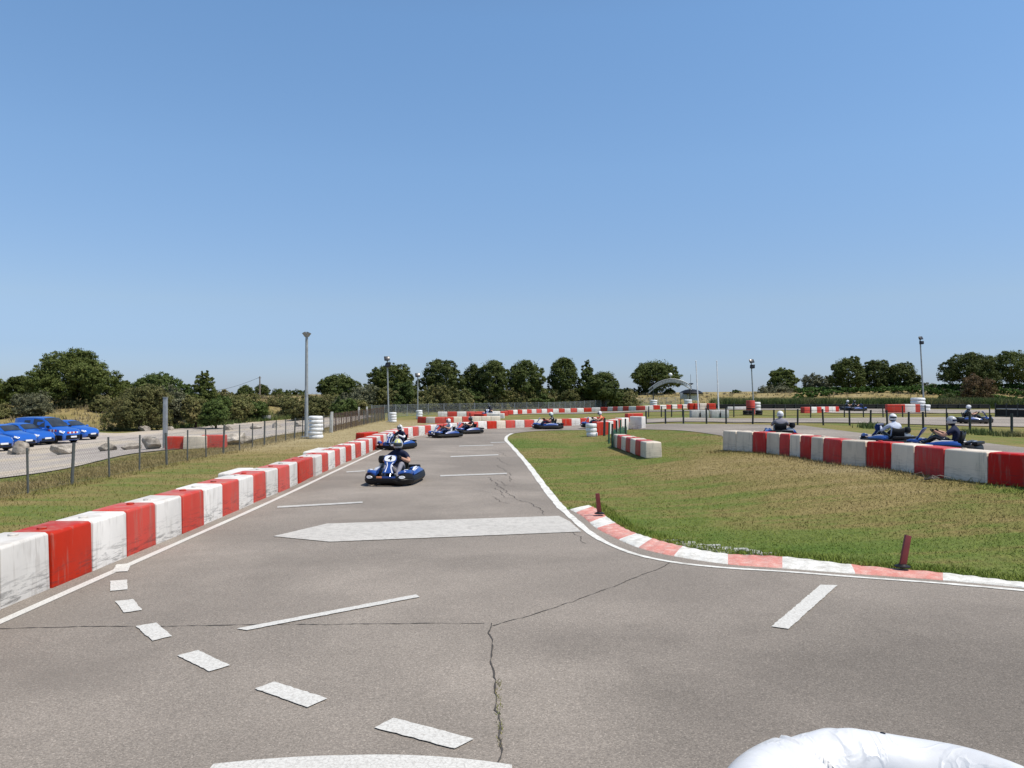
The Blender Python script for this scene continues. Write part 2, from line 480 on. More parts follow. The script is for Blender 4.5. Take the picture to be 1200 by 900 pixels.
d = Vector((math.sin(SUN_AZ)*math.cos(SUN_EL), math.cos(SUN_AZ)*math.cos(SUN_EL), math.sin(SUN_EL)))
so.rotation_euler = d.to_track_quat('Z', 'Y').to_euler()
scene.view_settings.view_transform = 'Standard'; scene.view_settings.look = 'None'
scene.view_settings.exposure = 0.35; scene.view_settings.gamma = 1.0
scene.view_settings.use_curve_mapping = False
scene.cycles.use_adaptive_sampling = True; scene.cycles.max_bounces = 6
scene.cycles.use_denoising = True

# ------------------------------------------------------------------ ground sheet
KERBW = [at(*p) for p in [(598,522),(618,545),(640,575),(662,598),(682,604),(697,614),(715,624),(747,638),(790,648),(853,658),(920,663),(1010,671),(1105,678),(1200,689),(1300,700)]]
def axis(lo, hi, n0, n1, far):
    a = list(np.arange(n0, n1 + .01, 1.0))
    k = n1; st = 1.5
    while k < hi: k += st; a.append(min(k, hi)); st *= 1.12
    k = n0; st = 1.5
    while k > lo: k -= st; a.insert(0, max(k, lo)); st *= 1.12
    return np.array(a)
gx = axis(-3000, 3000, -60, 70, 0); gy = axis(-200, 4000, -6, 100, 0)
X, Y = np.meshgrid(gx, gy); Z = terrain(X, Y)
V = np.stack([X, Y, Z], -1).reshape(-1, 3); nx = len(gx)
i, j = np.meshgrid(np.arange(nx-1), np.arange(len(gy)-1)); a = (j*nx+i).ravel()
F = np.stack([a, a+1, a+nx+1, a+nx], -1)
me = np_mesh('ground', V, F, M['ground'])
kpts = np.array(KERBW)
def near_kerb(x, y):
    d_ = np.full(np.shape(x), 99.); q = (np.abs(x) < 30) & (y < 40) & (y > 0)
    if q.any(): d_[q] = np.min(np.hypot(np.asarray(x)[q][:,None]-kpts[None,:,0], np.asarray(y)[q][:,None]-kpts[None,:,1]), 1)
    return np.exp(-(d_/3.6)**2)
def dryness(X, Y): return (.30*S(sd_left(X, Y)/5) - .20*near_kerb(X, Y) + .38*np.exp(-((X+12.2)/1.3)**2)*(Y > 6)*(Y < 66) + .5*S((Y-(150-25*S((X-30)/50)))/6)*(X > 5)
       + .8*S((-5.6-X)/1.5)*S((Y-26)/10)*S((Y*-1+75)/15)*(X > -12)
       + .16*np.exp(-(((X-4.5)/4.0)**2 + ((Y-20)/5)**2)) + .35*np.exp(-(((X-8.2)/1.5)**2 + ((Y-19)/6)**2)))
dry = dryness(X, Y).ravel()
at_ = me.attributes.new('dry', 'FLOAT', 'POINT'); at_.data.foreach_set('value', dry.astype(np.float32))
me.polygons.foreach_set('use_smooth', [True]*len(me.polygons))
tag(link('ground', me), kind='structure')

# ------------------------------------------------------------------ paths
G = lambda *ps: [at(*p) for p in ps]
LEFT = [(-5.4, -6), (-5.4, 8), (-5.4, 16.5), (-5.52, 23), (-5.6, 30), (-5.62, 38), (-5.45, 41), (-4.8, 43.6), (-3.8, 46.4), (-2.4, 49.4),
        (-1.1, 51), (.5, 52.6), (2.6, 54.4), (5.3, 56.4), (7.7, 58.6), (10.4, 61)]
left_path = smooth_path(LEFT, 10)
outer = G((755,497.2),(820,497.4),(880,497.7),(942,499),(983,504.6),(1035,511),(1085,514),(1143,518),(1200,525),(1320,540))
rb_px = [(846.7,528),(862,529),(881.7,530),(898,531),(913,533),(925,534.5),(937.5,536),(950,538.6),(964,541),(985.5,544.6),(1015,547),(1044,550),(1071,554.5),(1106,560.5),(1157,567),(1205,572)]
RB = [at(*p) for p in rb_px]
e = RB[-1]; RB += [(e[0]+.1, e[1]-1), (e[0]+.2, e[1]-2.2)]
edge = [(594,511.5),(592.5,516),(598,522),(607,532),(618,545),(629,560),(640,575),(650,587),(662,598)]
kerb_in = [(668,598.5),(682,606),(697,619),(715,629),(747,643),(790,653.5),(853,663),(920,668),(1010,675),(1105,682),(1200,691),(1320,704)]
kerb_out = [(690,594),(699,598.5),(718,613),(737,624),(763,633),(800,643),(853,652),(920,655.5),(1005,665.5),(1105,674.5),(1200,686),(1320,699)]
infield_far = [(846,511),(800,505),(755,503.6),(717,503.4),(690,504),(660,504.5),(630,505.3),(608,507.4),(598,509.5)]
edge_w = smooth_path(G(*infield_far, *edge, *kerb_in), 5)
kin_w = smooth_path(G(*kerb_in), 6); kout_w = smooth_path(G(*kerb_out), 6)
ext = [(kin_w[-1][0]+2, kin_w[-1][1]-.45), (40, 3), (40, -6)]
infield = edge_w + [(kin_w[-1][0]+2, kin_w[-1][1]-.45), (12.5, 8.5), (11.6, 12)] + [(p[0]-.05, p[1]) for p in RB[::-1]]
lp = [p for p in left_path]
track = [(-6.0, -6)] + [(p[0]-.25, p[1]) for p in lp if p[1] < 41] + [(p[0]-.1, p[1]+.25) for p in lp if p[1] >= 41]
track += outer + [(RB[-1][0]+14, RB[-1][1]-2), (12.6, 8.6)] if False else outer
rb_back = [(p[0]+.3, p[1]+.1) for p in RB[::-1]]          # runs from the camera end to the far end
track_loop = track + [(16, 13.2), (11.2, 12.8)] + rb_back + edge_w + ext
sheet('race_track', track_loop, M['asphalt'], .02)

T2n = G((700,497.6),(755,496.3),(860,495.8),(980,495.6),(1060,497.5),(1130,499.5),(1200,501),(1330,505))
T2f = G((1330,487.5),(1200,488.8),(1100,489.4),(980,490.3),(860,491),(755,491.5),(700,492.2))
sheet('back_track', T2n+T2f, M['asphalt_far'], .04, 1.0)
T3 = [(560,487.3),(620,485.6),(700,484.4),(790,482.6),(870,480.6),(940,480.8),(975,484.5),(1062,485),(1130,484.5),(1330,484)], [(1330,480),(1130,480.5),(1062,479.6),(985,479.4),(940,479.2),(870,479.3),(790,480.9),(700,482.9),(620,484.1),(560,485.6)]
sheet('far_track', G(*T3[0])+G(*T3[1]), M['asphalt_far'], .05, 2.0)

# gravel car park
grav = G((-120,575),(0,562),(75,550),(162,532),(225,525.5),(275,520),(330,511),(380,502),(432,490),(440,487.5),(425,486.5),(395,488.5),(340,492),(300,494.5),(262,497.5),(230,501),(170,505.5),(128,508),(60,503),(-120,506))
gp = [Vector((*p, 0)) for p in grav]
gp2 = smooth_path([(p.x+random.uniform(-.3,.3), p.y) for p in gp], 5)
sheet('gravel_car_park', gp2, M['gravel'], .035)

# ------------------------------------------------------------------ markings
def quad_mark(name, px, mat, dz=.030, kind='structure'):
    P = G(*px); Q = []
    for a, b in zip(P, P[1:]+P[:1]):                     # brushed, slightly uneven paint edges
        L = math.hypot(b[0]-a[0], b[1]-a[1]); n_ = max(1, min(60, int(L/.045)))
        for k in range(n_):
            t = k/n_; j_ = .003 if k else .001; Q.append((a[0]+(b[0]-a[0])*t+random.gauss(0, j_), a[1]+(b[1]-a[1])*t+random.gauss(0, j_)))
    return sheet(name, Q, mat, dz, 0, kind)
c8 = lambda q: [(x/2, 560+y/2) for x, y in q]
for q in ([(273,208),(308,205),(300,224),(263,226)], [(258,247),(298,244),(299,267),(258,271)], [(270,295),(312,290),(333,316),(290,322)],
          [(318,354),(366,346),(403,378),(357,389)], [(416,424),(465,411),(539,447),(490,462)], [(597,502),(643,486),(768,526),(720,547)],
          [(878,595),(922,572),(1110,622),(1066,645)]):
    quad_mark('road_marking', c8(q), M['white_line'])
arc = [(250,900),(300,895),(360,891),(410,889.5),(460,889),(510,891),(560,895.5),(600,901)]
arc_o = smooth_path(G(*arc), 5)
cx_, cy_ = at(400, 1500)
arc_i = [(x + (.05-x)*0.0, y-.33) for x, y in arc_o[::-1]]
sheet('road_marking', arc_o+arc_i, M['white_line'], .026, 0)
quad_mark('road_marking', c8([(555,360),(975,279),(984,285),(578,364)]), M['white_line'])
quad_mark('road_marking', [(961.5,688),(981.5,688.5),(924,740.5),(904,737.5)], M['white_line'])
quad_mark('road_marking', [(320,630.5),(383,615.5),(655,606.3),(668,613),(681,625),(386,637)], M['arrow'])
for q in ([(325,594.8),(425,589.2),(425,591),(325,596.9)], [(516,558),(594,555.2),(594,556.7),(516,559.6)], [(528,535.4),(584,533.2),(584,534.4),(528,536.7)],
          [(538,523),(578,521.9),(578,522.7),(538,523.9)], [(406,553.6),(428,552.3),(428,553.5),(406,554.8)], [(575,519),(592,518.4),(592,519.1),(575,519.7)]):
    quad_mark('road_marking', q, M['faint_line'])
strip('edge_line', [(p[0]+.28, p[1]) if p[1] < 41 else (p[0]+.18, p[1]-.2) for p in left_path if p[1] > 4], .11, M['white_line'], .026, jitter=.1)
mid = smooth_path(G((600,508.5),(594.5,511.5),(593,516),(598.5,522),(607.5,532),(618.5,545),(629.5,560),(640.5,575),(650,587),(660,598.5),(676,613),(690,625),(712,638.5),(745,651.5),(790,661),(850,667.5),(920,672),(1010,679),(1105,686),(1200,694.5),(1320,707)), 6)
ww = [.17 if p[1] > 15 else .13 if p[1] > 12 else .085 for p in mid]
strip('edge_line', mid, ww, M['kerb_white'], .027, jitter=.15)
# raised painted kerb: alternating red and white lengths
def kerb():
    cuts = [(668,598),(676,602),(691,614),(700,621),(722,634),(749,643.5),(789,653.5),(852,663),(918,668),(1003,674.6),(1105,682),(1205,691.5),(1320,704)]
    I = [Vector((*p,0)) for p in kin_w]; 
    def nearest(pt, L): return min(range(len(L)), key=lambda i: (L[i][0]-pt[0])**2+(L[i][1]-pt[1])**2)
    I = smooth_path(G(*kerb_in), 24); O = smooth_path(G(*kerb_out), 24)
    ids = [nearest(at(*c), I) for c in cuts]; ids[0] = 0; ids[-1] = len(I)-1
    for k in range(len(ids)-1):
        V = []; F = []; a, b = ids[k], ids[k+1]
        n = 0
        for i in range(a, b+1):
            pi, po = I[i], O[i]
            for t, z in ((0,.02),(.03,.032),(.5,.04),(1.0,.038),(1.06,-.03)):
                x = pi[0]+(po[0]-pi[0])*t; y = pi[1]+(po[1]-pi[1])*t
                V.append((x, y, tz(x, y)+z+.004*math.sin(i*.9)*(0 < t < 1.05)))
            if n: F += [((n-1)*5+q, (n-1)*5+q+1, n*5+q+1, n*5+q) for q in range(4)]
            n += 1
        mb = MB().add(V, F)
        o = mb.build('kerb', M['kerb_white' if k % 2 == 0 else 'kerb_red'], smooth=60)
        for p in o.data.polygons:
            pass
        if o.data.polygons and o.data.polygons[len(o.data.polygons)//2].normal.z < 0: o.data.flip_normals()
        o['kind'] = 'structure'
kerb()
# grass pavers showing through behind the kerb
mb = MB()
for k in range(70):
    t = random.random(); px = 778+t*125; py = 632+t*17+random.uniform(0,11)
    x, y = at(px, py); mb.box((x, y, tz(x,y)+.012), (random.uniform(.10,.22), random.uniform(.04,.08), .02), 0, Matrix.Rotation(random.uniform(-.15,.1), 3, 'Z'))
tag(mb.build('grass_paver', M['concrete'], smooth=0), kind='structure')
# cracks and joints in the asphalt
def crack(px, w, jit=.02, n=26):
    P = G(*px); pts = []
    for a, b in zip(P[:-1], P[1:]):
        L = math.hypot(b[0]-a[0], b[1]-a[1]); m = max(2, int(L/.06))
        p1, p2 = random.uniform(0,6), random.uniform(0,6)
        for k in range(m):
            t = k/m; d_ = t*L; o_ = jit*(.45*math.sin(d_*5+p1)+.3*math.sin(d_*13+p2)+.15*random.gauss(0,1)); pts.append((a[0]+(b[0]-a[0])*t+o_*(b[1]-a[1])/L, a[1]+(b[1]-a[1])*t-o_*(b[0]-a[0])/L))
    strip('asphalt_crack', pts, w, M['crack'], .0245, jitter=.75)
crack([(0,739),(120,737),(300,735),(450,733.5),(575,733)], .011)
crack([(575,733),(577,760),(579,800),(583,840),(586,905)], .011, .03)
crack([(577,736),(610,727),(670,708),(720,689),(775,667),(792,658)], .010)
for k in range(7):
    a = (576+random.uniform(-1,16), 528+k*9); crack([a, (a[0]+random.uniform(4,14), a[1]+random.uniform(3,8)), (a[0]+random.uniform(8,24), a[1]+random.uniform(7,13))], .011, .05)
crack([(572,560),(590,575),(605,586),(625,592),(640,605)], .013, .06)
crack([(660,612),(668,622),(680,632),(688,640)], .01, .05)

# ------------------------------------------------------------------ grass blades (nobody could count them)
def blades(name, poly, n, h, wd, mat, dens=None, lean=.5, dryv=0.3, zs=0):
    xs = [p[0] for p in poly]; ys = [p[1] for p in poly]
    x = rng.uniform(min(xs), max(xs), n); y = rng.uniform(min(ys), max(ys), n)
    k = pip(x, y, poly)
    if dens is not None: k &= rng.random(n) < dens(x, y)
    x, y = x[k], y[k]; n = len(x); z = terrain(x, y) + zs
    hh = h*rng.uniform(.45, 1.25, n); a = rng.uniform(0, 2*PI, n); ww = wd*rng.uniform(.6, 1.3, n)
    lx, ly = rng.normal(0, lean, n)*hh, rng.normal(0, lean, n)*hh
    b = np.stack([x, y, z], -1); s = np.stack([np.cos(a)*ww, np.sin(a)*ww, 0*a], -1)
    V = np.stack([b-s, b+s, b+np.stack([lx, ly, hh], -1)], 1).reshape(-1, 3)
    me = np_mesh(name, V, np.arange(3*n).reshape(-1, 3), mat)
    at_ = me.attributes.new('dry', 'FLOAT', 'POINT')
    X, Y = V[:, 0], V[:, 1]
    dv = dryness(X[::3], Y[::3]).repeat(3)
    at_.data.foreach_set('value', dv.astype(np.float32))
    return tag(link(name, me), kind='stuff')
fall = lambda x, y: np.clip((11.0/np.maximum(y, 4))**1.5, .05, 1)
blades('grass', infield, 520000, .032, .006, M['lawn'], fall, .9)
verge = [(-5.95, 4), (-5.95, 40), (-5.5, 44), (-4, 48), (-2, 52), (2, 56), (2, 62), (-13, 62), (-12.6, 4)]
blades('grass', verge, 170000, .05, .007, M['lawn'], lambda x, y: np.clip((12/np.maximum(y, 4))**1.3, .06, 1), .6)
kpoly = kout_w + [(p[0]+.25, p[1]+.3) for p in kout_w[::-1]]
blades('grass', kpoly, 60000, .075, .006, M['lawn'], None, .6, zs=.02)
# fringe along the fence, the gravel and the feet of the barriers
fr = [(-12.9, 12), (-10.7, 12), (-10.7, 66), (-13.5, 66)]
blades('grass', fr, 26000, .11, .008, M['lawn'], lambda x, y: np.clip((20/np.maximum(y, 4))**1.0, .1, 1), .45)
slope = G((-60,572),(0,563),(75,551),(162,533),(225,526.5),(275,521),(330,512),(432,491)) + [(-11.6, 62), (-11.6, 12)]
blades('grass', slope, 60000, .055, .009, M['lawn'], None, .8)
rbp = [(p[0]-.05, p[1]-.05) for p in RB] + [(p[0]-.75, p[1]-.35) for p in RB[::-1]]
blades('grass', rbp, 9000, .10, .008, M['lawn'], None, .5)
def near_crack(x, y): return np.exp(-((x-(-.045+ .0*y))/.05)**2)
cp = G((581,800),(584,840),(585,880),(588,880),(587,840),(585,800))
blades('grass', [(p[0]+(0.012 if i > 2 else -.012), p[1]) for i, p in enumerate(cp)], 200, .022, .004, M['lawn'], None, .6, zs=.02)

# ------------------------------------------------------------------ barrier blocks
UNITS = ['', 'first','second','third','fourth','fifth','sixth','seventh','eighth','ninth','tenth','eleventh','twelfth','thirteenth','fourteenth','fifteenth','sixteenth','seventeenth','eighteenth','nineteenth']
TENS = {20:('twenty','twentieth'),30:('thirty','thirtieth'),40:('forty','fortieth'),50:('fifty','fiftieth'),60:('sixty','sixtieth'),70:('seventy','seventieth'),80:('eighty','eightieth')}
def ordw(n):
    if n < 20: return UNITS[n]
    t = n//10*10
    return TENS[t][1] if n % 10 == 0 else TENS[t][0]+'-'+UNITS[n % 10]
def block_mesh(L, D, H, mats):
    mb = MB(); l, d = L/2, D/2
    # slightly tapered moulded shell with a rib line and a shallow dished top
    def ring(z, i): return [(-l+i, -d+i, z), (l-i, -d+i, z), (l-i, d-i, z), (-l+i, d-i, z)]
    mb.loft([ring(0, 0), ring(.03, 0), ring(H*.5, .006), ring(H-.03, .012), ring(H, .035)], 0)
    me = mb.mesh('barrier_block', mats, 40, .012, 2)
    return me
BM = {}
def get_block(L, D, H, mk):
    k = (round(L,2), round(D,2), round(H,2), mk)
    if k not in BM: BM[k] = block_mesh(L, D, H, M[mk])
    return BM[k]
cap_me = MB().lathe([(.055,0),(.055,.022),(.045,.028),(0,.028)], n=12)
cap_me = {k: cap_me.mesh('filler_cap', M[k]) for k in ('red_block','white_block','old_white_block','dark_red_block')}
slot_me = MB().box((0,0,0), (.16,.012,.07)).mesh('fork_slot', M['black'], 0, .004)
def place_block(x, y, rz, L, D, H, mk, label, group, cap=True, tilt=0, name=None):
    colour = 'red' if 'red' in mk else 'white'
    o = link('barrier_block', get_block(L, D, H, mk))
    o.location = (x, y, tz(x, y)-.005); o.rotation_euler = (random.gauss(0,.006), random.gauss(0,.008)+tilt, rz)
    tag(o, label, 'barrier block', group)
    if cap:
        c = link('filler_cap', cap_me[mk], o, (L*.22*random.choice((-1,1)), 0, H-.004))
    return o
def along(path, L, gap, s0, n, fn):
    P = [Vector((p[0], p[1], 0)) for p in path]
    cum = [0]
    for a, b in zip(P[:-1], P[1:]): cum.append(cum[-1]+(b-a).length)
    def pos(s):
        s = max(0, min(s, cum[-1]-1e-4))
        i = max(k for k in range(len(cum)) if cum[k] <= s); i = min(i, len(P)-2)
        t = (s-cum[i])/max(cum[i+1]-cum[i], 1e-6); return P[i].lerp(P[i+1], t)
    s = s0
    for k in range(n):
        if s+L > cum[-1]: break
        a, b = pos(s), pos(s+L); dd = b-a; dd.normalize()
        c = (a+b)/2; fn(k, c, dd); s += L+gap
H0, D0 = .68, .55
# left edge of the track: path starts at y=-6 ; a white block begins at y=8.18
pat = ['R','W','R','W'] + list('WRWRWRWRWRWRWRRWRWRWRWRWRWRWRWRWRWRWRWRWRWRRWRWRWRWRWRWRWRWRWRWRWRW')
def left_block(k, c, dd):
    red = pat[k] == 'R'
    n = Vector((-dd.y, dd.x, 0)); off = c+n*(D0/2+random.gauss(0,.012))
    rz = math.atan2(dd.y, dd.x)+random.gauss(0,.012)
    mk = 'red_block' if red else ('white_block' if c.y < 50 or k % 3 else 'old_white_block')
    where = 'on the left track edge' if c.y < 39 else 'on the far bend'
    hb = round(float(np.interp(c.y, [8, 15, 21, 30], [.69, .64, .57, .53])), 2)
    place_block(off.x, off.y, rz, .86, D0, hb, mk, f"{'faded red' if red else 'scuffed white'} barrier block {where}, {ordw(k+1)} from the camera end",
                'red and white blocks lining the left edge of the track', c.y < 30)
    if c.y > 20 and not red:
        pass
along(left_path, .86, .02, 14.18-4*.88, 66, left_block)
# a second, older run of blocks leaning against the back of the first
for k, (px, py, mk, dz) in enumerate([(47,628,'red_block',0),(232,572,'white_block',0),(445,507,'red_block',0)]):
    pass
x, y = at(444, 514.5); place_block(x-.6, y, R(72), 1.5, .5, .36, 'red_block', 'long orange red block lying on the grass behind the left barrier row', 'loose blocks', False)
x, y = -6.15, 17.2; place_block(x, y, R(90), 1.2, .42, .605, 'white_block', 'long white block standing in the grass right behind the left barrier row', 'loose blocks', False)
x, y = -6.2, 24.4; place_block(x, y, R(91), 1.9, .42, .55, 'white_block', 'longest white block behind the left barrier row, near the lamp post', 'loose blocks', False)

def row(px_pts, L, gap, pattern, label, group, D=.5, H=.66, whites='old_white_block', reds='red_block', cap=False, front=True, n=200):
    path = G(*px_pts) if len(px_pts[0]) == 2 and px_pts[0][0] > 20 else px_pts
    path = smooth_path(path, 8)
    def fn(k, c, dd):
        ch = pattern[k % len(pattern)]
        if ch == '.': return
        nn = Vector((-dd.y, dd.x, 0)) * (D/2 if front else -D/2)
        cc = c+nn
        place_block(cc.x, cc.y, math.atan2(dd.y, dd.x)+random.gauss(0,.02), L, D, H, reds if ch == 'R' else whites,
                    label.format(('dark red' if 'dark' in reds else 'red') if ch == 'R' else 'dirty white', ordw(k+1)), group, cap)
    along(path, L, gap, 0, n, fn)
# second row beyond the bend, third row, far row
row([(489,495.8),(515,496.2),(545,495.4),(596,494.6)], .82, .02, 'RWRRWRWWWRWWRWWR', '{} block in the row behind the far bend, {} from left end', 'row of blocks behind the far bend', H=.5)
row([(513,488.2),(550,488.0),(598,487.2)], .98, .02, 'WRWRRWWR', '{} block before the far wire fence, {} from left of its short row', 'short row of blocks before the far fence', whites='white_block', H=.5)
row([(596,486.2),(640,484.2),(700,482.2),(760,480.4),(850,477.4)], 1.12, .03, 'RW', '{} block in the long row by far fence, {} from left end', 'long far row of red and white blocks', H=.52, whites='white_block')
for k, (px, py, mk, rz) in enumerate([(557,489.5,'red_block',20),(563,491,'red_block',-35),(577,489.6,'white_block',5),(584,490.2,'white_block',-8)]):
    x, y = at(px, py); place_block(x, y, R(rz), 1.15, .5, .48, mk, ['bright red block lying askew left of the far seated driver','bright red block turned sideways beside the loose white ones','white block nearest below the far seated driver','white block right of and behind the far seated driver'][k], 'loose blocks', False)
# small wall at the infield chicane
cw = G((718,524),(756.5,538))
W = [Vector((*p,0)) for p in cw]; Ln = (W[1]-W[0]).length/7
dd = (W[1]-W[0]).normalized(); nn = Vector((-dd.y, dd.x, 0)); 
for k in range(7):
    c = W[0].lerp(W[1], (k+.5)/7)+nn*.28
    place_block(c.x, c.y, math.atan2(dd.y, dd.x), Ln-.015, .52, .52, 'old_white_block' if k % 2 == 0 else 'dark_red_block',
                f"{'dirty white' if k % 2 == 0 else 'red'} block of the short infield wall, {ordw(7-k)} from the camera end", 'short block wall on the infield grass', k in (3,))
row([(700.5,510.6),(706.5,510.2),(717,508.5),(729,504.6),(739,503.2),(756,502.4)], .82, .02, 'RWRWRWWWRWWR', '{} block in the wall behind green netting, {} from the white tyres', 'wall of blocks behind the green netting', H=.74, D=.5, whites='white_block')
x, y = at(743, 494); place_block(x, y, R(20), 1.3, .5, .62, 'red_block', 'red block lying above the white end of the wall behind the green netting', 'loose blocks', False)
# right hand wall
for k in range(len(RB)-1):
    a, b = Vector((*RB[k],0)), Vector((*RB[k+1],0)); dd = b-a; L = dd.length
    if L < .25: continue
    dd.normalize(); nn = Vector((-dd.y, dd.x, 0)); c = (a+b)/2+nn*.27
    red = k in (2,4,6,9,11,13,14,16) if False else k in (2,4,6,8,10,12,14,16)
    o = place_block(c.x, c.y, math.atan2(dd.y, dd.x)+random.gauss(0,.01), max(L-.012,.3), .54, .64, 'dark_red_block' if red else 'old_white_block',
                f"{'dark red' if red else 'dirty cream'} block in front of the right-hand karts, {ordw(k+1)} from the far end", 'wall of blocks in front of the right-hand karts', k % 3 == 1)
# red and white blocks beyond the left fence
for k, (px, py, mk, L) in enumerate([(208.5,526.5,'red_block',.95),(230,525.6,'old_white_block',.95),(251,524.6,'red_block',1.0)]):
    x, y = at(px, py); place_block(x, y, R(8), L, .5, .56, mk, ['red plastic block beside the tall grey post in the gravel','dirty white plastic block between two red ones in the gravel','red plastic block right of the white one in the gravel'][k], 'plastic blocks on the gravel', False)
# far right blocks
row([(943,484.2),(960,483.8),(985,482.6)], .95, .02, 'RWRWRWWR', '{} block in the short far right row, {} from its left end', 'short far right row of blocks', H=.58, whites='white_block')
for k, (px, py, mk, L) in enumerate([(1049,484.2,'red_block',1.7),(1064,484,'white_block',1.2),(1071.5,484,'red_block',.9)]):
    x, y = at(px, py); place_block(x, y, R(0), L, .5, .85, mk, ['wide red block on the far right grass left of the white tyres','white block between two red blocks beside the far right tyres','narrow red block touching the far right white tyre stack'][k], 'blocks by the far right tyre stack', False)
for k, (px, mk) in enumerate([(812,'red_block'),(818,'red_block'),(824,'old_white_block'),(833,'red_block')]):
    x, y = at(px, 480.2); place_block(x, y, R(12), 1.05, .5, .75, mk, ['red block just left of the flagpoles, far off','second red block from the left, just left of the flagpoles','dirty white block seen just right of the left flagpole','dark red block seen between the two flagpoles'][k], 'far blocks beside the flagpoles', False)
x, y = at(868, 479.4); place_block(x, y, 0, 3.2, .4, .3, 'white_block', 'long low white block lying on the grass beside the far padded lamp post', 'loose blocks', False)
# ------------------------------------------------------------------ fences
def fence(label, pts, ph, pr, spacing, pm, wm, cell, name='wire_fence', mesh_h=None, rails=(), post_h_var=.03, wire_r=.003, thick_every=0, diag=True, posts_xy=None):
    P = [Vector((p[0], p[1], 0)) for p in pts]
    root = thing(name, label, 'fence', (P[0].x, P[0].y, tz(P[0].x, P[0].y)))
    base = root.location
    cum = [0]
    for a, b in zip(P[:-1], P[1:]): cum.append(cum[-1]+(b-a).length)
    def pos(s):
        s = max(0, min(s, cum[-1]-1e-5)); i = max(k for k in range(len(cum)) if cum[k] <= s); i = min(i, len(P)-2)
        q = P[i].lerp(P[i+1], (s-cum[i])/max(cum[i+1]-cum[i], 1e-6)); return Vector((q.x, q.y, tz(q.x, q.y)))
    ss = posts_xy if posts_xy else list(np.arange(0, cum[-1], spacing))
    for k, s in enumerate(ss):
        p = pos(s) if not hasattr(s, '__len__') else Vector((s[0], s[1], tz(s[0], s[1])))
        r = pr*(1.5 if thick_every and k % thick_every == 0 else 1); h = ph*(1+random.uniform(-post_h_var, post_h_var))
        mb = MB().tube([(0,0,-.1), (random.gauss(0,.018)*h, random.gauss(0,.018)*h, h)], r, 8)
        o = mb.build('post', pm, root, loc=p-base)
    mh = mesh_h or ph*.95
    mb = MB()
    def w(a, b, r):
        t = (b-a).normalized(); s_ = Vector((-t.y, t.x, 0)) if abs(t.z) < .9 else Vector((1,0,0))
        if s_.length < .1: s_ = Vector((1,0,0))
        s_.normalize(); u = t.cross(s_)
        q = [s_*r, (-s_*.5+u*.87)*r, (-s_*.5-u*.87)*r]
        mb.add([a-base+x for x in q]+[b-base+x for x in q], [(0,1,4,3),(1,2,5,4),(2,0,3,5)])
    N_ = int(cum[-1]/cell)
    if diag:
        kk = max(1, int(mh/cell))
        for k in range(-kk, N_):
            for sgn in (0, 1):
                s0, s1 = k*cell, k*cell+mh
                a0, a1 = max(s0, 0), min(s1, cum[-1])
                if a1-a0 < .05: continue
                z0, z1 = (a0-s0), (a1-s0)
                if sgn: z0, z1 = mh-z0, mh-z1
                a = pos(a0); b = pos(a1); w(a+Vector((0,0,z0+.03)), b+Vector((0,0,z1+.03)), wire_r)
    for h in rails:
        st = 2.0; k = 0
        while k < cum[-1]:
            w(pos(k)+Vector((0,0,h)), pos(min(k+st, cum[-1]))+Vector((0,0,h)), wire_r*1.8); k += st
    mb.build('wire_mesh', wm, root, smooth=0, recalc=False)
    return root
fl_px = [8,34,60,85,107,129,147,164,181,196,208,220,231,242,252,262,271,281,289,296,303,310,317,323.6,329,335]
post_ys = [11.2*900/(600-p) for p in [34,85,129,164,196,220,242,262,281,296,310,323.6,335]]
posts = [(-11.2, y) for y in [14.8, 16.3]+post_ys] + [(-11.2, 38+1.55*k) for k in range(1, 20)]
fence('low chain-link fence with grey metal posts between left verge and gravel', [(-11.2, 10), (-11.2, 68)], 1.08, .026, 1.6, M['fence_grey'], M['wire'], .095, mesh_h=1.0, rails=(.05, .5, 1.0), thick_every=3, posts_xy=posts, wire_r=.0013)
for k, (px, py, h) in enumerate([(388,507,1.25),(421,494.5,1.25),(430,492,1.2)]):
    x, y = at(px, py); r = thing('concrete_post', ['leaning white concrete post in the left fence, nearest of three','white concrete post midway along the left fence','farthest white concrete post at the left fence corner'][k], 'post', (x, y, tz(x, y)))
    r.rotation_euler = (0, (.04,-.02,0)[k], 0)
    MB().loft([[(-.09,-.09,0),(.09,-.09,0),(.09,.09,0),(-.09,.09,0)], [(-.065,-.065,h),(.065,-.065,h),(.065,.065,h),(-.065,.065,h)]]).build('post_shaft', M['concrete'], r, bevel=.01)
fence('rusty wire fence of close thin stakes before the far gravel road', [(-10.9, 47), (-11.6, 70)], 1.15, .02, .8, M['rust'], M['rust'], .16, rails=(.3, .8, 1.1), wire_r=.004)
farf = [(-13.5, 74), (-9.5, 85), (-3, 92), (4.6, 101), (11, 117), (18, 131), (31, 142)]
fence('long grey chain-link fence with pale posts before the far shrubs', farf, 1.28, .035, 2.4, M['galv'], M['galv'], .11, rails=(.05, 1.22), wire_r=.0045)
front = G((738,497),(757,497),(780,496.5),(801,496.4),(828,496.5),(851,496.6),(882,497),(907,497.3),(934.7,498),(965,498.4),(995.7,498.6),(1020,499.3),(1040,500.2),(1065,502),(1082,503.6),(1110,505),(1137,507),(1160.6,509),(1185.7,510.5),(1213,512.5),(1240,515))
fence('dark post and wire fence along the outer edge of right-hand track', front, .92, .055, 2, M['fence_dark'], M['fence_dark'], 1, name='post_fence', diag=False, rails=(.12, .86), wire_r=.006, post_h_var=.08, posts_xy=front[1:])
back = G((760,488.6),(775,488.6),(787,488.5),(800,488.4),(830,488.4),(860,489),(920,489.5),(950,489.5),(989.5,489),(1012,489),(1035,489),(1058,489),(1085,489),(1109,489),(1136,489.2),(1160,489.5))
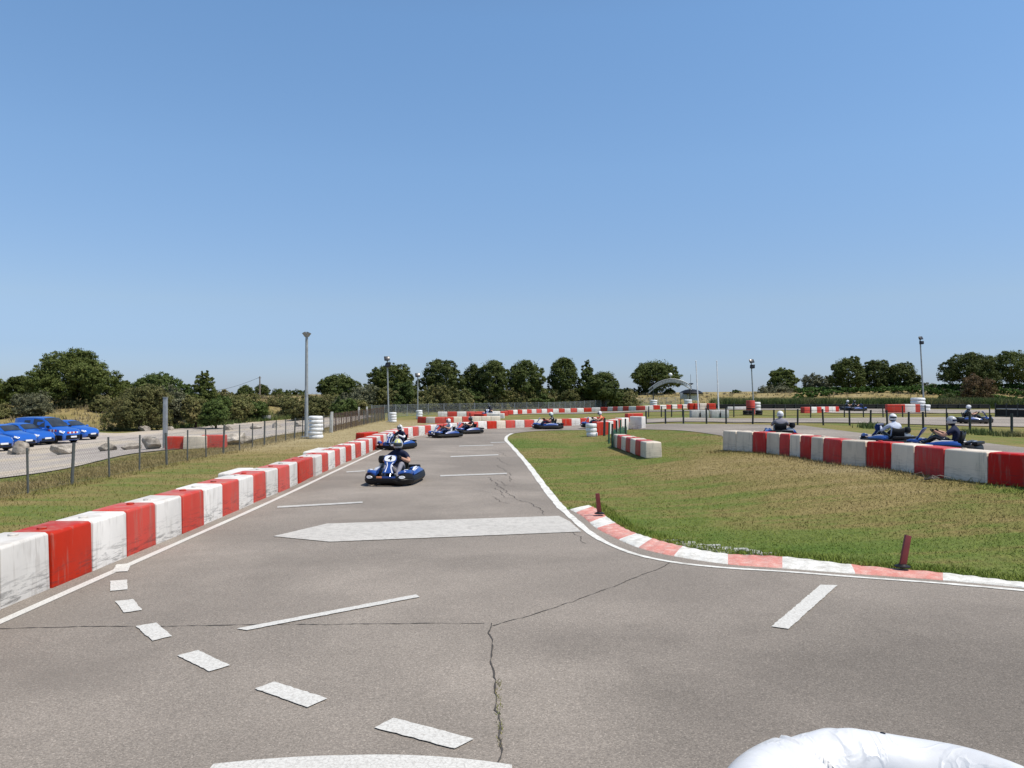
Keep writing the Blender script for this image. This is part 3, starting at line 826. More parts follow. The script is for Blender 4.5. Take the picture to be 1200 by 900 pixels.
fence('second dark post fence across the grass behind the back track', back, .95, .05, 2, M['fence_dark'], M['fence_dark'], 1, name='post_fence', diag=False, rails=(.15, .85), wire_r=.007, post_h_var=.06, posts_xy=back)
# green netting on stakes by the infield
gn = G((718,525),(724,520),(716.5,516),(722,512.5),(729,511),(735,509))
r = thing('netting_fence', 'green netting on thin dark stakes beside white block wall on the infield', 'fence', (gn[0][0], gn[0][1], tz(*gn[0])))
for k, (px, py, h) in enumerate([(717.5,524.5,.98),(713.5,520,.95),(722.5,516.5,.95),(727,513.5,.9),(733,511.5,.9)]):
    x, y = at(px, py); MB().tube([(0,0,-.1),(random.gauss(0,.02),0,h)], .042, 8).build('post', M['green_mesh'] if k % 2 else M['fence_dark'], r, loc=Vector((x, y, tz(x, y)))-r.location)
x, y = at(707.5, 510.8); MB().tube([(0,0,-.1),(.02,0,.9)], .065, 8).build('post', M['fence_dark'], r, loc=Vector((x, y-.2, tz(x, y)))-r.location)
mb = MB(); 
for a, b in zip(gn[:-1], gn[1:]):
    for i in range(10):
        t = i/10; p = Vector((a[0]+(b[0]-a[0])*t, a[1]+(b[1]-a[1])*t, 0)); p.z = tz(p.x, p.y)
        mb.tube([p-r.location, p+Vector((0,0,.45+.06*math.sin(i*1.3)))-r.location], .012, 4)
    for h in np.arange(.06, .46, .055):
        mb.tube([Vector((a[0], a[1], tz(*a)+h))-r.location, Vector((b[0], b[1], tz(*b)+h))-r.location], .010, 4)
mb.build('netting', M['green_mesh'], r, smooth=0)

# ------------------------------------------------------------------ tyre stacks and lamp posts
def tyre_mesh(Ro, h, mat, n=32, name='tyre'):
    prof = []
    ri = Ro*.58
    for k in range(13):
        a = PI*2*k/12; 
        prof.append(((Ro+ri)/2+(Ro-ri)/2*math.copysign(abs(math.cos(a))**.75, math.cos(a)), h/2+h/2*math.copysign(abs(math.sin(a))**.75, math.sin(a))))
    mb = MB(); vs = []; fs = []; m_ = len(prof)-1
    for r_, z in prof[:-1]:
        for j in range(n): vs.append((r_*math.cos(2*PI*j/n), r_*math.sin(2*PI*j/n), z))
    for i in range(m_):
        for j in range(n): fs.append((i*n+j, i*n+(j+1) % n, ((i+1) % m_)*n+(j+1) % n, ((i+1) % m_)*n+j))
    return mb.add(vs, fs).mesh(name, mat, 180)
TY = {}
def stack(px, py, Ro, h, n, label, mat='white_paint', name='tyre_stack', xy=None, group=None, jit=.02):
    x, y = xy or at(px, py)
    root = thing(name, label, 'tyre stack', (x, y, tz(x, y)), 0, group)
    key = (Ro, h, mat)
    if key not in TY: TY[key] = tyre_mesh(Ro, h, M[mat])
    for k in range(n):
        o = link('tyre', TY[key], root, (random.gauss(0, jit*Ro*2), random.gauss(0, jit*Ro), k*h*.97)); o.rotation_euler = (random.gauss(0,.02), random.gauss(0,.02), random.uniform(0, 6))
    return root
def lamp(px, py, H, label, base_xy=None, r=.07, heads='stack', lean=0, mat='grey_pole', dy=0):
    x, y = at(px, py)
    root = thing('lamp_post', label, 'lamp post', (x, y, tz(x, y))); root.rotation_euler = (0, lean, 0)
    MB().box((0,0,.02), (r*5,r*5,.04)).box((0,0,.055), (r*3.4,r*3.4,.03)).build('base_plate', M['galv'], root, bevel=.005)
    MB().tube([(0,0,.05),(0,0,H*.5),(0,0,H)], [r, r*.85, r*.7], 12).build('pole', M[mat], root)
    if heads == 'wide':
        for sgn in (-1, 1):
            mb = MB(); R_ = Matrix.Rotation(sgn*.45, 3, 'Y')
            c = Vector((sgn*.085, 0, H+.06))
            mb.loft([[c+R_ @ Vector((a*.065, b*.10, -.13)) for a, b in ((-1,-1),(1,-1),(1,1),(-1,1))], [c+R_ @ Vector((a*.085, b*.15, .04)) for a, b in ((-1,-1),(1,-1),(1,1),(-1,1))], [c+R_ @ Vector((a*.10, b*.17, .09)) for a, b in ((-1,-1),(1,-1),(1,1),(-1,1))]])
            f = mb.build('floodlight', M['wood'] if False else M['galv'], root, bevel=.01)
            MB().box(c+R_ @ Vector((sgn*.0, 0, .095)), (.17,.29,.012), 0, R_).build('lamp_glass', M['lamp_glass'], f, bevel=.003)
        MB().box((0,0,H-.02), (.3,.06,.06)).build('cross_arm', M['galv'], root, bevel=.005)
    else:
        for k, (dx, dz, yaw) in enumerate([(-.02, .12, .3), (.08, -.42, -.5)][: 2 if heads == 'stack' else 1]):
            Rm = Matrix.Rotation(yaw, 3, 'Z') @ Matrix.Rotation(-.5, 3, 'X')
            c = Vector((dx, -.12, H+dz)); mb = MB()
            q = lambda w_, h_, yy: [c+Rm @ Vector((a*w_, yy, b*h_)) for a, b in ((-1,-1),(1,-1),(1,1),(-1,1))]
            mb.loft([q(.24,.19,-.12), q(.22,.17,-.02), q(.12,.10,.14)])
            f = mb.build('floodlight', M['black'], root, bevel=.01)
            MB().box(c+Rm @ Vector((0,-.125,0)), (.40,.012,.30), 0, Rm).build('lamp_glass', M['lamp_glass'], f, bevel=.003)
            mb2 = MB().tube([c+Vector((0,.05,-.1)), Vector((0,0,H+dz-.25))], .02, 6); mb2.build('bracket', M['galv'], root)
    return root
lamp(359, 512.5, 5.45, 'tall grey steel lamp post with paired floodlights beside left white tyre stack', r=.105, heads='wide')
lamp(455.5, 494, 5.15, 'slim lamp post with two stacked floodlights behind left bend, by white tyres', r=.075, lean=-.025)
lamp(489.5, 490.5, 3.95, 'short thin lamp post with one floodlight left of the far block rows', r=.06, heads='one')
lamp(883.5, 483.5, 4.9, 'slim lamp post behind the red padded base, right of the flagpoles', r=.075, lean=-.05)
lamp(1083, 480.4, 8.1, 'tall leaning lamp post over the far right white tyres, between two pines', r=.10, lean=-.05)
stack(370, 514, .37, .20, 6, 'white painted tyre stack at the foot of the big left lamp post')
stack(460.5, 495, .30, .21, 4, 'white tyre stack by the slim lamp post behind the left bend')
stack(491.3, 491, .30, .21, 4, 'white tyre stack by the short lamp post left of block rows')
stack(693.5, 511.5, .30, .235, 3, 'three wide white tyres stacked at the left end of netted wall', jit=.05)
stack(1075.5, 481, .75, .36, 4, 'broad white tyre stack at the foot of the far right lamp post')
stack(1083.5, 482, .55, .36, 2, 'lower white tyre stack on the right of the far right lamp base')
stack(886, 485.5, .42, .28, 4, 'white tyre stack beside the red pad of the far lamp post')
x, y = at(879.5, 485.8); rp = thing('padded_bollard', 'red upright pad wrapped round far lamp post base beside white tyres', 'pad', (x, y, tz(x, y)))
MB().tube([(0,0,0),(0,0,1.25)], .38, 16).build('pad', M['red_block'], rp, bevel=.04); MB().tube([(0,0,.5),(0,0,.58)], .39, 16).build('strap', M['black'], rp)
mbk = [stack(px, 486.3, .30, .2, 2, lab, 'rubber') for px, lab in ((874.5,'two black tyres left of the red pad at the far lamp post'),(879.5,'two black tyres in front of the red pad at far lamp post'),(889.5,'two black tyres right of the white stack at the far lamp post'))]
# near wrapped tyre stack beside the camera
x, y = .955, 1.83
ws = thing('wrapped_tyre_stack', 'big stack of tyres wrapped in shiny white plastic in bottom right corner', 'tyre stack', (x, y, -.03))
ws.rotation_euler = (0, .02, 0)
Ro, hh = .497, .24
def wrapped(seed):
    r2 = np.random.default_rng(seed); nu, nv = 420, 60; vs = []; fs = []
    ph = r2.uniform(0, 6, 40)
    for i in range(nu):
        a = 2*PI*i/nu
        for j in range(nv):
            b = 2*PI*j/nv
            rr = .105
            cr = Ro-rr
            # spiral wrap folds: slanted pleats and a flattened top
            fold = .0
            for q in range(6):
                ca = ph[q]+q*.3; da = math.atan2(math.sin(a-ca-.35*math.sin(b)), math.cos(a-ca-.35*math.sin(b)))
                fold += .011*math.exp(-(da/.014)**2)*(1+.5*math.sin(b*2+ph[q+8])) - .007*math.exp(-((da-.04)/.022)**2)
                fold += .006*math.tanh(da/.015)*math.exp(-(da/.35)**2)
            pk = max(0, math.sin(a*5+ph[23]))**2; pl = .005*pk*abs(math.sin(a*21+2.5*math.sin(b*2+ph[20]))) *max(0, .45-.8*math.cos(b)) + .0035*math.sin(a*7+ph[21]+2*b)+.003*pk*abs(math.sin(a*13-4*b+ph[22]))
            rad = rr+fold+pl
            vs.append(((cr+rad*math.cos(b))*math.cos(a), (cr+rad*math.cos(b))*math.sin(a), hh/2+rad*math.sin(b)*1.12))
    for i in range(nu):
        for j in range(nv): fs.append((i*nv+j, ((i+1) % nu)*nv+j, ((i+1) % nu)*nv+(j+1) % nv, i*nv+(j+1) % nv))
    return MB().add(vs, fs).mesh('wrapped_tyre', M['wrap'], 180)
wm = [wrapped(3), wrapped(5)]
for k in range(6):
    o = link('tyre', wm[k == 5 and 0 or 1], ws, (random.gauss(0,.01) if k < 5 else 0, random.gauss(0,.01) if k < 5 else 0, .0+k*.224)); o.rotation_euler[2] = k*1.3
MB().lathe([(.26,1.1),(.26,1.23),(.23,1.24),(0,1.23)], n=32).build('inner_core', M['rubber'], ws)
mb = MB()
for aa, zz in ((1.36,1.352),(2.45,1.352)):
    mb.lathe([(.009,0),(.008,.008),(.004,.009),(0,.009)], c=(.40*math.cos(aa), .40*math.sin(aa), zz-.002), n=7)
mb.build('torn_hole', M['black'], ws)

# ------------------------------------------------------------------ poles, gantry, kiosk, belt barriers
for k, (px, py, H, ln) in enumerate([(819,489.6,4.3,-.05),(842.5,489.6,4.3,-.035)]):
    x, y = at(px, py); fp = thing('flagpole', ['bare white flagpole in a pale block, left of the pair','bare white flagpole in a pale block, right of the pair'][k], 'flagpole', (x, y, tz(x, y)), 0, 'pair of bare flagpoles')
    MB().tube([(0,0,.1),(ln*H*.5,0,H*.5),(ln*H,0,H)], [.055,.05,.035], 10).build('pole', M['white_paint'], fp)
    MB().lathe([(.0,-.05),(.05,-.02),(.05,.02),(0,.05)], c=(ln*H,0,H+.03), n=10).build('finial', M['white_paint'], fp)
    for s in (-1, 1): MB().box((s*.34,-.05,.29), (.64,.7,.58)).build('ballast_block', M['concrete'], fp, bevel=.04)
    MB().box((0,-.41,.22), (.10,.05,.3)).build('strap', M['black'], fp, bevel=.01)
# red tilted marker posts on the kerb
for k, (px, py, ry, rx) in enumerate([(1057.5,671,.24,-.1),(702.5,606.7,-.10,.0)]):
    x, y = at(px, py); h = .41 if k == 0 else .38
    mp = thing('marker_post', ['dark red marker post leaning right on the near kerb, nearest the camera','red marker post on the white kerb start, leaning slightly left'][k], 'marker post', (x, y, tz(x, y)+.075), 0)
    Rm = Matrix.Rotation(ry, 3, 'Y') @ Matrix.Rotation(rx, 3, 'X')
    MB().lathe([(.095,0),(.095,.012),(.05,.03),(.045,.035)], n=16).build('base_plate', M['black'], mp)
    mb = MB(); mb.loft([[Rm @ Vector((a*w_, b*w_*.55, z)) for a, b in ((-1,-1),(1,-1),(1,1),(-1,1))] for z, w_ in ((.02,.04),(h*.5,.04),(h,.038))])
    mb.build('post_shaft', M['redpost'], mp, bevel=.006)
# start gantry arch
gL, gR = at(765.5, 476.8), at(806, 476.2)
ga = thing('start_gantry', 'arched grey lattice start gantry on two dark posts, far off', 'gantry', (gL[0], gL[1], tz(*gL)))
W_ = gR[0]-gL[0]; gz0 = tz(*gL)
for X0 in (0, W_): MB().tube([(X0,0,0),(X0,0,3.0-gz0)], .09, 10).build('post', M['fence_dark'], ga)
def arc_z(t): return 2.45+1.3*(1-(2*t-1)**2) + .5*t - gz0
mb = MB(); mb2 = MB(); nA = 28
for yy in (-.2, .2):
    for dz in (0, .55): mb.tube([(-.7+(W_+.9)*k/nA, yy, arc_z(k/nA)+dz) for k in range(nA+1)], .045, 6)
for k in range(nA):
    a = (-.7+(W_+.9)*k/nA, -.2, arc_z(k/nA)); b = (-.7+(W_+.9)*(k+1)/nA, -.2, arc_z((k+1)/nA)+.55); mb.tube([a, b], .028, 5)
mb.build('arch', M['galv'], ga)
for k in range(3, 25, 1):
    t = k/nA; t2 = (k+.82)/nA
    mb2.add([(-.7+(W_+.9)*q, -.26-e_, arc_z(q)+dz) for e_ in (0,.02) for q, dz in ((t,.08),(t2,.08),(t2,.47),(t,.47))], [(0,1,2,3),(7,6,5,4),(0,4,5,1),(1,5,6,2),(2,6,7,3),(3,7,4,0)])
mb2.build('sign_panel', M['grey_pole'], ga, smooth=0)
MB().lathe([(0,-.3),(.21,-.21),(.3,0),(.21,.21),(0,.3)], c=(W_*.47,0,5.15-gz0), n=16).build('white_globe', M['white_paint'], ga, smooth=180)
MB().tube([(W_*.47,0,4.3-gz0),(W_*.47,0,4.9-gz0)], .05, 8).build('globe_stem', M['galv'], ga)
MB().tube([(W_+.1,0,3-gz0),(W_+.1,0,5.2-gz0)], .03, 6).build('mast', M['galv'], ga)
stack(766, 477.6, .5, .27, 4, 'white tyre stack at the left foot of the far start gantry'); stack(806.3, 477.2, .55, .27, 4, 'white tyre stack at the right foot of the far start gantry')
# kiosk with a dark umbrella roof
kx, ky = gR[0]+1.2, gR[1]+3
kz = tz(kx, ky); ks = thing('parasol_kiosk', 'dark wide parasol roof over a small pale booth right of the gantry', 'kiosk', (kx, ky, kz))
zt = 3.1-kz
MB().lathe([(1.75,zt-.75),(1.78,zt-.62),(1.5,zt-.38),(.9,zt-.12),(.15,zt),(0,zt)], n=20).build('parasol_roof', M['black'], ks)
MB().tube([(0,0,0),(0,0,zt+.75)], .05, 8).build('mast', M['black'], ks)
MB().lathe([(0,-.1),(.34,-.02),(.36,.1),(.1,.16),(0,.16)], c=(0,0,zt+.75), n=12).build('lamp_cap', M['black'], ks)
MB().box((0,.3,zt-1.25), (2.0,1.0,1.0)).build('booth', M['white_paint'], ks, bevel=.03)
MB().box((-1.35,-.9,zt-1.05), (1.1,.12,.95)).build('notice_board', M['galv'], ks, bevel=.02)
for s in (-1.8,-.9): MB().tube([(s,-.9,zt-3.0),(s,-.9,zt-.6)], .04, 8).build('board_leg', M['fence_dark'], ks)
# long low black rubber barrier at the foot of the far bank
rbx = [Vector((*at(px, 479.0), 0)) for px in range(836, 1171, 12)]
rb = thing('rubber_barrier', 'long low black rubber barrier at the foot of the vine bank', 'barrier', (rbx[0].x, rbx[0].y, tz(rbx[0].x, rbx[0].y)))
mb = MB(); V = []
rings = []
for p in rbx:
    z = tz(p.x, p.y); q = p-Vector((rb.location.x, rb.location.y, 0)); z -= rb.location.z
    rings.append([(q.x,q.y,z),(q.x,q.y,z+.52),(q.x,q.y+.25,z+.55),(q.x,q.y+.28,z)])
mb.loft(rings); mb.build('rubber_belt', M['rubber'], rb)
mb = MB()
for k in range(0, len(rbx), 2):
    p = rbx[k]; q = p-Vector((rb.location.x, rb.location.y, 0)); z = tz(p.x, p.y)-rb.location.z; mb.tube([(q.x,q.y-.06,z),(q.x,q.y-.06,z+.72)], .05, 6)
mb.build('stakes', M['fence_dark'], rb)
p0, p1 = at(1168, 489), at(1250, 491)
bw = thing('black_belt_wall', 'tall black conveyor belt wall on posts at far right edge', 'barrier', (p0[0], p0[1], tz(*p0)))
D_ = Vector((p1[0]-p0[0], p1[1]-p0[1], tz(*p1)-tz(*p0)))
for z0, z1, hh_ in ((.05,.62,0),(.72,1.0,0)):
    MB().loft([[D_*t+Vector((0,0,z0)), D_*t+Vector((0,0,z1)), D_*t+Vector((0,.06,z1)), D_*t+Vector((0,.06,z0))] for t in (0,.33,.66,1)]).build('belt', M['black'], bw)
MB().loft([[D_*t+Vector((0,-.03,.63)), D_*t+Vector((0,-.03,.71)), D_*t+Vector((0,.04,.71)), D_*t+Vector((0,.04,.63))] for t in (0,1)]).build('rail', M['galv'], bw)
for k in range(7): MB().tube([D_*(k/6)+Vector((-.02,.1,-.05)), D_*(k/6)+Vector((-.02,.1,1.1))], .06, 8).build('post', M['fence_dark'], bw)
# grey post standing in the gravel, utility pole with its wire, little sign, house
x, y = at(193.5, 526); gp_ = thing('timber_pole', 'tall square grey pole standing in gravel beside red plastic block', 'pole', (x, y, tz(x, y)))
Hh = (526-466)/900*y
MB().loft([[(-a,-a,-.1),(a,-a,-.1),(a,a,-.1),(-a,a,-.1)] if z < 0 else [(-a,-a,z),(a,-a,z),(a,a,z),(-a,a,z)] for z, a in ((-1,.085),(Hh*.5,.08),(Hh,.075))]).build('pole_shaft', M['galv'], gp_, bevel=.012)
MB().box((0,0,Hh+.012), (.18,.18,.024)).build('pole_cap', M['grey_pole'], gp_, bevel=.004)
up = atd(304.5, 441, 125); zb = tz(up.x, up.y)
u = thing('utility_pole', 'far utility pole above the bushes with a wire to the left', 'utility pole', (up.x, up.y, zb))
MB().tube([(0,0,0),(0,0,up.z-zb)], [.14,.10], 10).build('pole', M['wood'], u)
MB().box((0,0,up.z-zb-.25), (.5,.08,.08)).build('cross_arm', M['wood'], u, bevel=.01)
a = Vector((0,0,up.z-zb-.15)); b = atd(225, 460, 118)-Vector((up.x, up.y, zb))
MB().tube([a.lerp(b, t)-Vector((0,0,1.0*math.sin(PI*t)*.6)) for t in np.linspace(0,1,14)], .022, 5).build('wire', M['black'], u)
x, y = at(312, 493); sg = thing('low_sign', 'small pale board on two legs in the far grass left of lamp', 'sign', (x, y, tz(x, y)))
MB().box((0,0,.45), (1.1,.05,.4)).build('board', M['concrete'], sg, bevel=.01)
for s in (-.42,.42): MB().box((s,.04,.2), (.07,.05,.5)).build('leg', M['grey_pole'], sg, bevel=.006)
hp = atd(313, 474.5, 190); hz = hp.z-2.5
ho = thing('house', 'tiny far house with orange roof among the left bushes', 'house', (hp.x, hp.y, hz))
MB().box((0,0,1.0), (6,5,3)).build('wall', M['render'], ho, bevel=.02)
MB().loft([[(-3.3,-2.8,2.5),(-3.3,2.8,2.5),(-3.3,0,3.7)], [(3.3,-2.8,2.5),(3.3,2.8,2.5),(3.3,0,3.7)]]).build('roof', M['tile'], ho, smooth=0)
for s in (-1.4,1.4): 
    wf = MB().box((s,-2.52,1.4), (.9,.05,1.0)).build('window', M['white_paint'], ho, bevel=.01); MB().box((s,-2.56,1.4), (.72,.03,.82)).build('pane', M['glass'], wf)
# low roof (shed) behind the gantry: long pale flat roof on the plateau
sp = atd(742, 466.2, 205); 
# ------------------------------------------------------------------ rocks
def rock(px, py, w_, h_, label, seed, yaw=0, dark=False):
    x, y = at(px, py); r2 = np.random.default_rng(seed)
    bm = bmesh.new(); bmesh.ops.create_icosphere(bm, subdivisions=4, radius=1)
    cuts = [(Vector(r2.normal(0,1,3)).normalized(), r2.uniform(.5,.85)) for _ in range(13)]
    for v in bm.verts:
        for n_, d_ in cuts:
            dd_ = v.co.dot(n_)
            if dd_ > d_: v.co -= n_*(dd_-d_)*.92
        v.co *= 1+.035*math.sin(v.co.x*7+seed)*math.cos(v.co.y*6+seed*2)+.02*math.sin(v.co.z*15)
        v.co = Vector((v.co.x*w_/2*1.15, v.co.y*w_*.42, v.co.z*h_*.72))
    me = bpy.data.meshes.new('rock'); bm.to_mesh(me); bm.free(); me.materials.append(M['rock'])
    me.polygons.foreach_set('use_smooth', [True]*len(me.polygons)); me.set_sharp_from_angle(angle=R(25))
    o = link('rock', me, None, (x, y, tz(x, y)+h_*.40)); o.rotation_euler = (r2.uniform(-.2,.2), r2.uniform(-.25,.25), yaw)
    return tag(o, label, 'rock', 'rocks edging the gravel')
for k, a in enumerate([(26,533,.85,.8,'tall pale slab-like rock leaning right below the leftmost cars'),(13,533,.55,.45,'small dark rock against the tall slab below the leftmost cars'),
    (72,533.5,1.35,.5,'low grey mound of broken rock left of the second fence post'),(126,529,.75,.45,'small brown rock standing behind the third fence post'),
    (152,527.5,.85,.35,'flat dark block-shaped rock in the gravel left of the big pale one'),(178,527,.85,.62,'biggest pale striped rock just left of the tall grey pole'),
    (169,505.5,.95,.5,'pale rock on the grass edge under the big brown bush'),(199,504.5,.7,.38,'sandy rock just right of the tall grey pole, on far edge'),
    (273,521.5,1.1,.55,'grey angular rock right of the right-hand red plastic block'),(286,520,.8,.35,'pale slab of rock touching the grey angular one on right'),
    (267.5,504.5,.85,.5,'dark and pale split rock at back of gravel below green bushes'),(301,503,1.0,.42,'long grey rock lying flat at the back of the gravel'),
    (325,501.5,.9,.4,'dark grey rock on the gravel halfway to the tall lamp post'),(353,500,1.1,.42,'grey rock just left of the tall lamp post')]):
    x, y = at(a[0], a[1]); rock(a[0], a[1], a[2]*1.05, a[3], a[4], k+3, random.uniform(-.5,.5))
# dry branch lying by the right wall
x, y = at(1087, 563); br = MB()
for k in range(9):
    a = random.uniform(0, PI); L = random.uniform(.2,.5)
    br.tube([(0,0,.02),(math.cos(a)*L*.5, -.08-random.random()*.1, random.uniform(.05,.2)),(math.cos(a)*L, -.1+random.gauss(0,.1), random.uniform(.02,.16))], [.012,.009,.004], 5)
tag(br.build('dry_branch', M['wood'], None, loc=(x-.1, y-.1, tz(x, y))), 'tangled dry branch on the grass at the foot of the right wall', 'branch')
# ------------------------------------------------------------------ cars
def make_car(kind):
    van = kind == 'van'
    L, Wd = (4.25, 1.83) if van else (4.0, 1.72)
    # stations: x (nose at +), z_low, z_belt, z_top, half width low, belt, top
    if van:
        st = [(2.12,.34,.62,.64,.58,.60,.58),(2.02,.22,.84,.86,.76,.74,.70),(1.75,.20,.98,1.00,.86,.82,.76),(1.15,.20,1.06,1.10,.90,.88,.80),
              (.62,.20,1.12,1.55,.915,.90,.70),(.25,.20,1.14,1.76,.915,.91,.70),(-.35,.20,1.15,1.83,.915,.91,.72),(-1.0,.20,1.15,1.83,.915,.91,.73),(-1.7,.22,1.15,1.81,.90,.90,.73),(-2.05,.28,1.12,1.77,.86,.86,.72),(-2.12,.36,1.0,1.6,.80,.82,.70)]
        wheels, wr = (1.32, -1.33), .32
    else:
        st = [(2.0,.34,.58,.60,.52,.54,.50),(1.90,.22,.70,.73,.70,.68,.62),(1.65,.19,.82,.86,.80,.76,.68),(1.05,.18,.92,.97,.85,.82,.72),
              (.80,.18,.94,1.02,.86,.83,.70),(.15,.18,.97,1.40,.86,.84,.58),(-.25,.18,.98,1.47,.86,.84,.57),(-.85,.18,1.0,1.46,.86,.84,.56),(-1.45,.20,1.02,1.36,.84,.82,.54),(-1.85,.26,1.0,1.10,.78,.76,.56),(-1.98,.34,.86,.90,.72,.72,.60)]
        wheels, wr = (1.25, -1.25), .30
    root = thing('parked_van' if van else 'parked_car', '', 'van' if van else 'car')
    body = MB(); rings = []
    for x, zl, zb, zt, wl, wb, wt in st:
        zm = zl+(zb-zl)*.5
        rings.append([(x,-wl*.88,zl),(x,-max(wl,wb)*1.0,zl+.10),(x,-max(wl,wb)*1.02,zm),(x,-wb,zb),(x,-wt,zt),(x,-wt*.6,zt+.035),(x,0,zt+.045),(x,wt*.6,zt+.035),(x,wt,zt),(x,wb,zb),(x,max(wl,wb)*1.02,zm),(x,max(wl,wb),zl+.10),(x,wl*.88,zl)])
    body.loft(rings, 0, True, True)
    ob = body.build('body', M['car_blue'], root, smooth=50)
    def pane(name, pts, off=.006):
        P = [Vector(p) for p in pts]; n_ = (P[1]-P[0]).cross(P[2]-P[0]).normalized()
        c = sum(P, Vector())/len(P)
        if n_.dot(c-Vector((0,0,.8))) < 0: n_ = -n_
        mb = MB(); k = len(P); mb.add([p+n_*off for p in P]+[p-n_*.01 for p in P], [tuple(range(k)), tuple(range(2*k-1,k-1,-1))]+[(i,(i+1)%k,k+(i+1)%k,k+i) for i in range(k)])
        return mb.build(name, M['glass'], root, smooth=0)
    def lerp(a, b, t): return tuple(a[i]+(b[i]-a[i])*t for i in range(3))
    ws, we = (3, 5) if van else (4, 5)
    r0, r1 = rings[ws], rings[we]
    q = lambda r, i, j, t: lerp(r[i], r[j], t)
    ids = (3, 4, 5) if van else (4, 5); gr = []
    for n_i, i in enumerate(ids):
        row_ = [Vector(p) for p in rings[i][4:9]]; c_ = row_[2]
        row_ = [c_.lerp(p, .93) for p in row_]
        if n_i == 0: nxt = [Vector(p) for p in rings[ids[1]][4:9]]; row_ = [p.lerp(q_, .10) for p, q_ in zip(row_, nxt)]
        if n_i == len(ids)-1: prv = [Vector(p) for p in rings[ids[-2]][4:9]]; row_ = [p.lerp(q_, .08) for p, q_ in zip(row_, prv)]
        gr.append([p+Vector((.016, 0, .022)) for p in row_])
    mbw = MB(); mbw.add([p for r_ in gr for p in r_], [(a*5+b_, a*5+b_+1, (a+1)*5+b_+1, (a+1)*5+b_) for a in range(len(gr)-1) for b_ in range(4)])
    mbw.build('windscreen', M['glass'], root)
    for sgn in (-1, 1):
        b, t = (3, 4) if sgn < 0 else (9, 8)
        def sw(i, f, h): 
            a = lerp(rings[i][b], rings[i+1][b], f); c = lerp(rings[i][t], rings[i+1][t], f); return lerp(a, c, h)
        if van:
            pane('side_window', [sw(4,.1,.10), sw(6,.1,.08), sw(6,.1,.86), sw(5,.05,.86), sw(4,.45,.80)], .02)
            if sgn < 0: pane('side_window', [sw(6,.55,.12), sw(7,.25,.12), sw(7,.25,.72), sw(6,.55,.72)], .02)
        else:
            pane('side_window', [sw(4,.45,.14), sw(6,.30,.10), sw(6,.30,.84), sw(5,.2,.84), sw(4,.88,.78)], .02)
            pane('side_window', [sw(6,.42,.10), sw(7,.75,.14), sw(7,.6,.80), sw(6,.42,.84)], .02)
        # mirror
        mx = .95 if van else .62
        MB().lathe([(0,-.11),(.07,-.09),(.085,0),(.07,.09),(0,.11)], c=(0,0,0), axis='y', n=10).build('mirror', M['car_blue'] if not van else M['black'], root, loc=(mx, sgn*(Wd/2+.07), 1.03 if not van else 1.2))
        # headlight
        hx = st[1][0]-.06; 
        hl = MB(); a = rings[1]; b2 = rings[2]
        ii = (3, 2) if sgn < 0 else (9, 10)
        p1 = lerp(a[ii[0]], (a[6][0], 0, a[ii[0]][2]), .15); p2 = lerp(b2[ii[0]], b2[ii[1]], .1); p3 = lerp(b2[ii[0]], b2[ii[1]], .42); p4 = lerp(a[ii[0]], a[ii[1]], .4); 
        P = [Vector(p) for p in (p1,p2,p3,p4)]; o_ = Vector((.035, sgn*.03, .015))
        hl.add([p+o_ for p in P]+[p-o_ for p in P], [(0,1,2,3),(7,6,5,4),(0,4,5,1),(1,5,6,2),(2,6,7,3),(3,7,4,0)]); hl.build('headlight', M['lens'], root, bevel=.008)
    f = st[0][0]
    if van:
        MB().loft([[(f+.02,-.62,.30),(f+.05,-.55,.30),(f+.05,.55,.30),(f+.02,.62,.30)],[(f+.02,-.62,.58),(f+.05,-.55,.60),(f+.05,.55,.60),(f+.02,.62,.58)]]).build('bumper', M['black'], root)
        for sgn in (-1,1):
            MB().box((1.75, sgn*.90, .42), (.62,.05,.36)).build('bumper_corner', M['black'], root, bevel=.02)
            mb = MB(); mr = MB()
            for k in range(5): (mb if k % 2 else mr).box((1.0+k*.13, sgn*.918, .93+.0*k), (.125,.02,.15))
            mb.build('reflective_stripe', M['kart_white'], root); mr.build('reflective_stripe', M['red_block'], root)
        mb = MB(); mr = MB()
        for k in range(6): (mb if k % 2 else mr).box((2.10, -.4+k*.16, .77), (.03,.155,.12))
        mb.build('reflective_stripe', M['kart_white'], root); mr.build('reflective_stripe', M['red_block'], root)
    else:
        MB().box((f-.02,0,.40), (.06,1.0,.16)).build('grille', M['black'], root, bevel=.02)
        MB().box((f-.10,0,.26), (.16,1.15,.10)).build('bumper', M['black'], root, bevel=.03)
    MB().box((f+.075 if van else f+.03,0,.47), (.02,.52,.115)).build('number_plate', M['kart_white'], root, bevel=.003)
    for x in wheels:
        for sgn in (-1, 1):
            wy = sgn*(Wd/2-.10)
            MB().lathe([(wr+.055,-.02),(wr+.055,.02)], c=(x, sgn*(Wd/2-.012), wr), axis='y', n=24).build('wheel_arch', M['rubber'], root)
            t_ = MB().lathe([(wr*.6,-.1),(wr*.95,-.1),(wr,-.07),(wr,.07),(wr*.95,.1),(wr*.6,.1)], c=(0,0,0), axis='y', n=24).build('wheel', M['rubber'], root, loc=(x, sgn*(Wd/2-.055), wr))
            MB().lathe([(wr*.62,-.04),(wr*.60,.10*1.04),(wr*.5,.085),(wr*.18,.10),(0,.10)] if sgn > 0 else [(wr*.62,.04),(wr*.60,-.104),(wr*.5,-.085),(wr*.18,-.10),(0,-.10)], axis='y', n=18).build('rim', M['steel'] if not van else M['grey_pole'], t_)
    return root
def put(o, px, py, head, label):
    x, y = at(px, py); o.location = (x, y, tz(x, y)+.03); o.rotation_euler[2] = head; o['label'] = label; return o
car = make_car('car'); van = make_car('van')
grp = 'blue vehicles parked on the gravel'
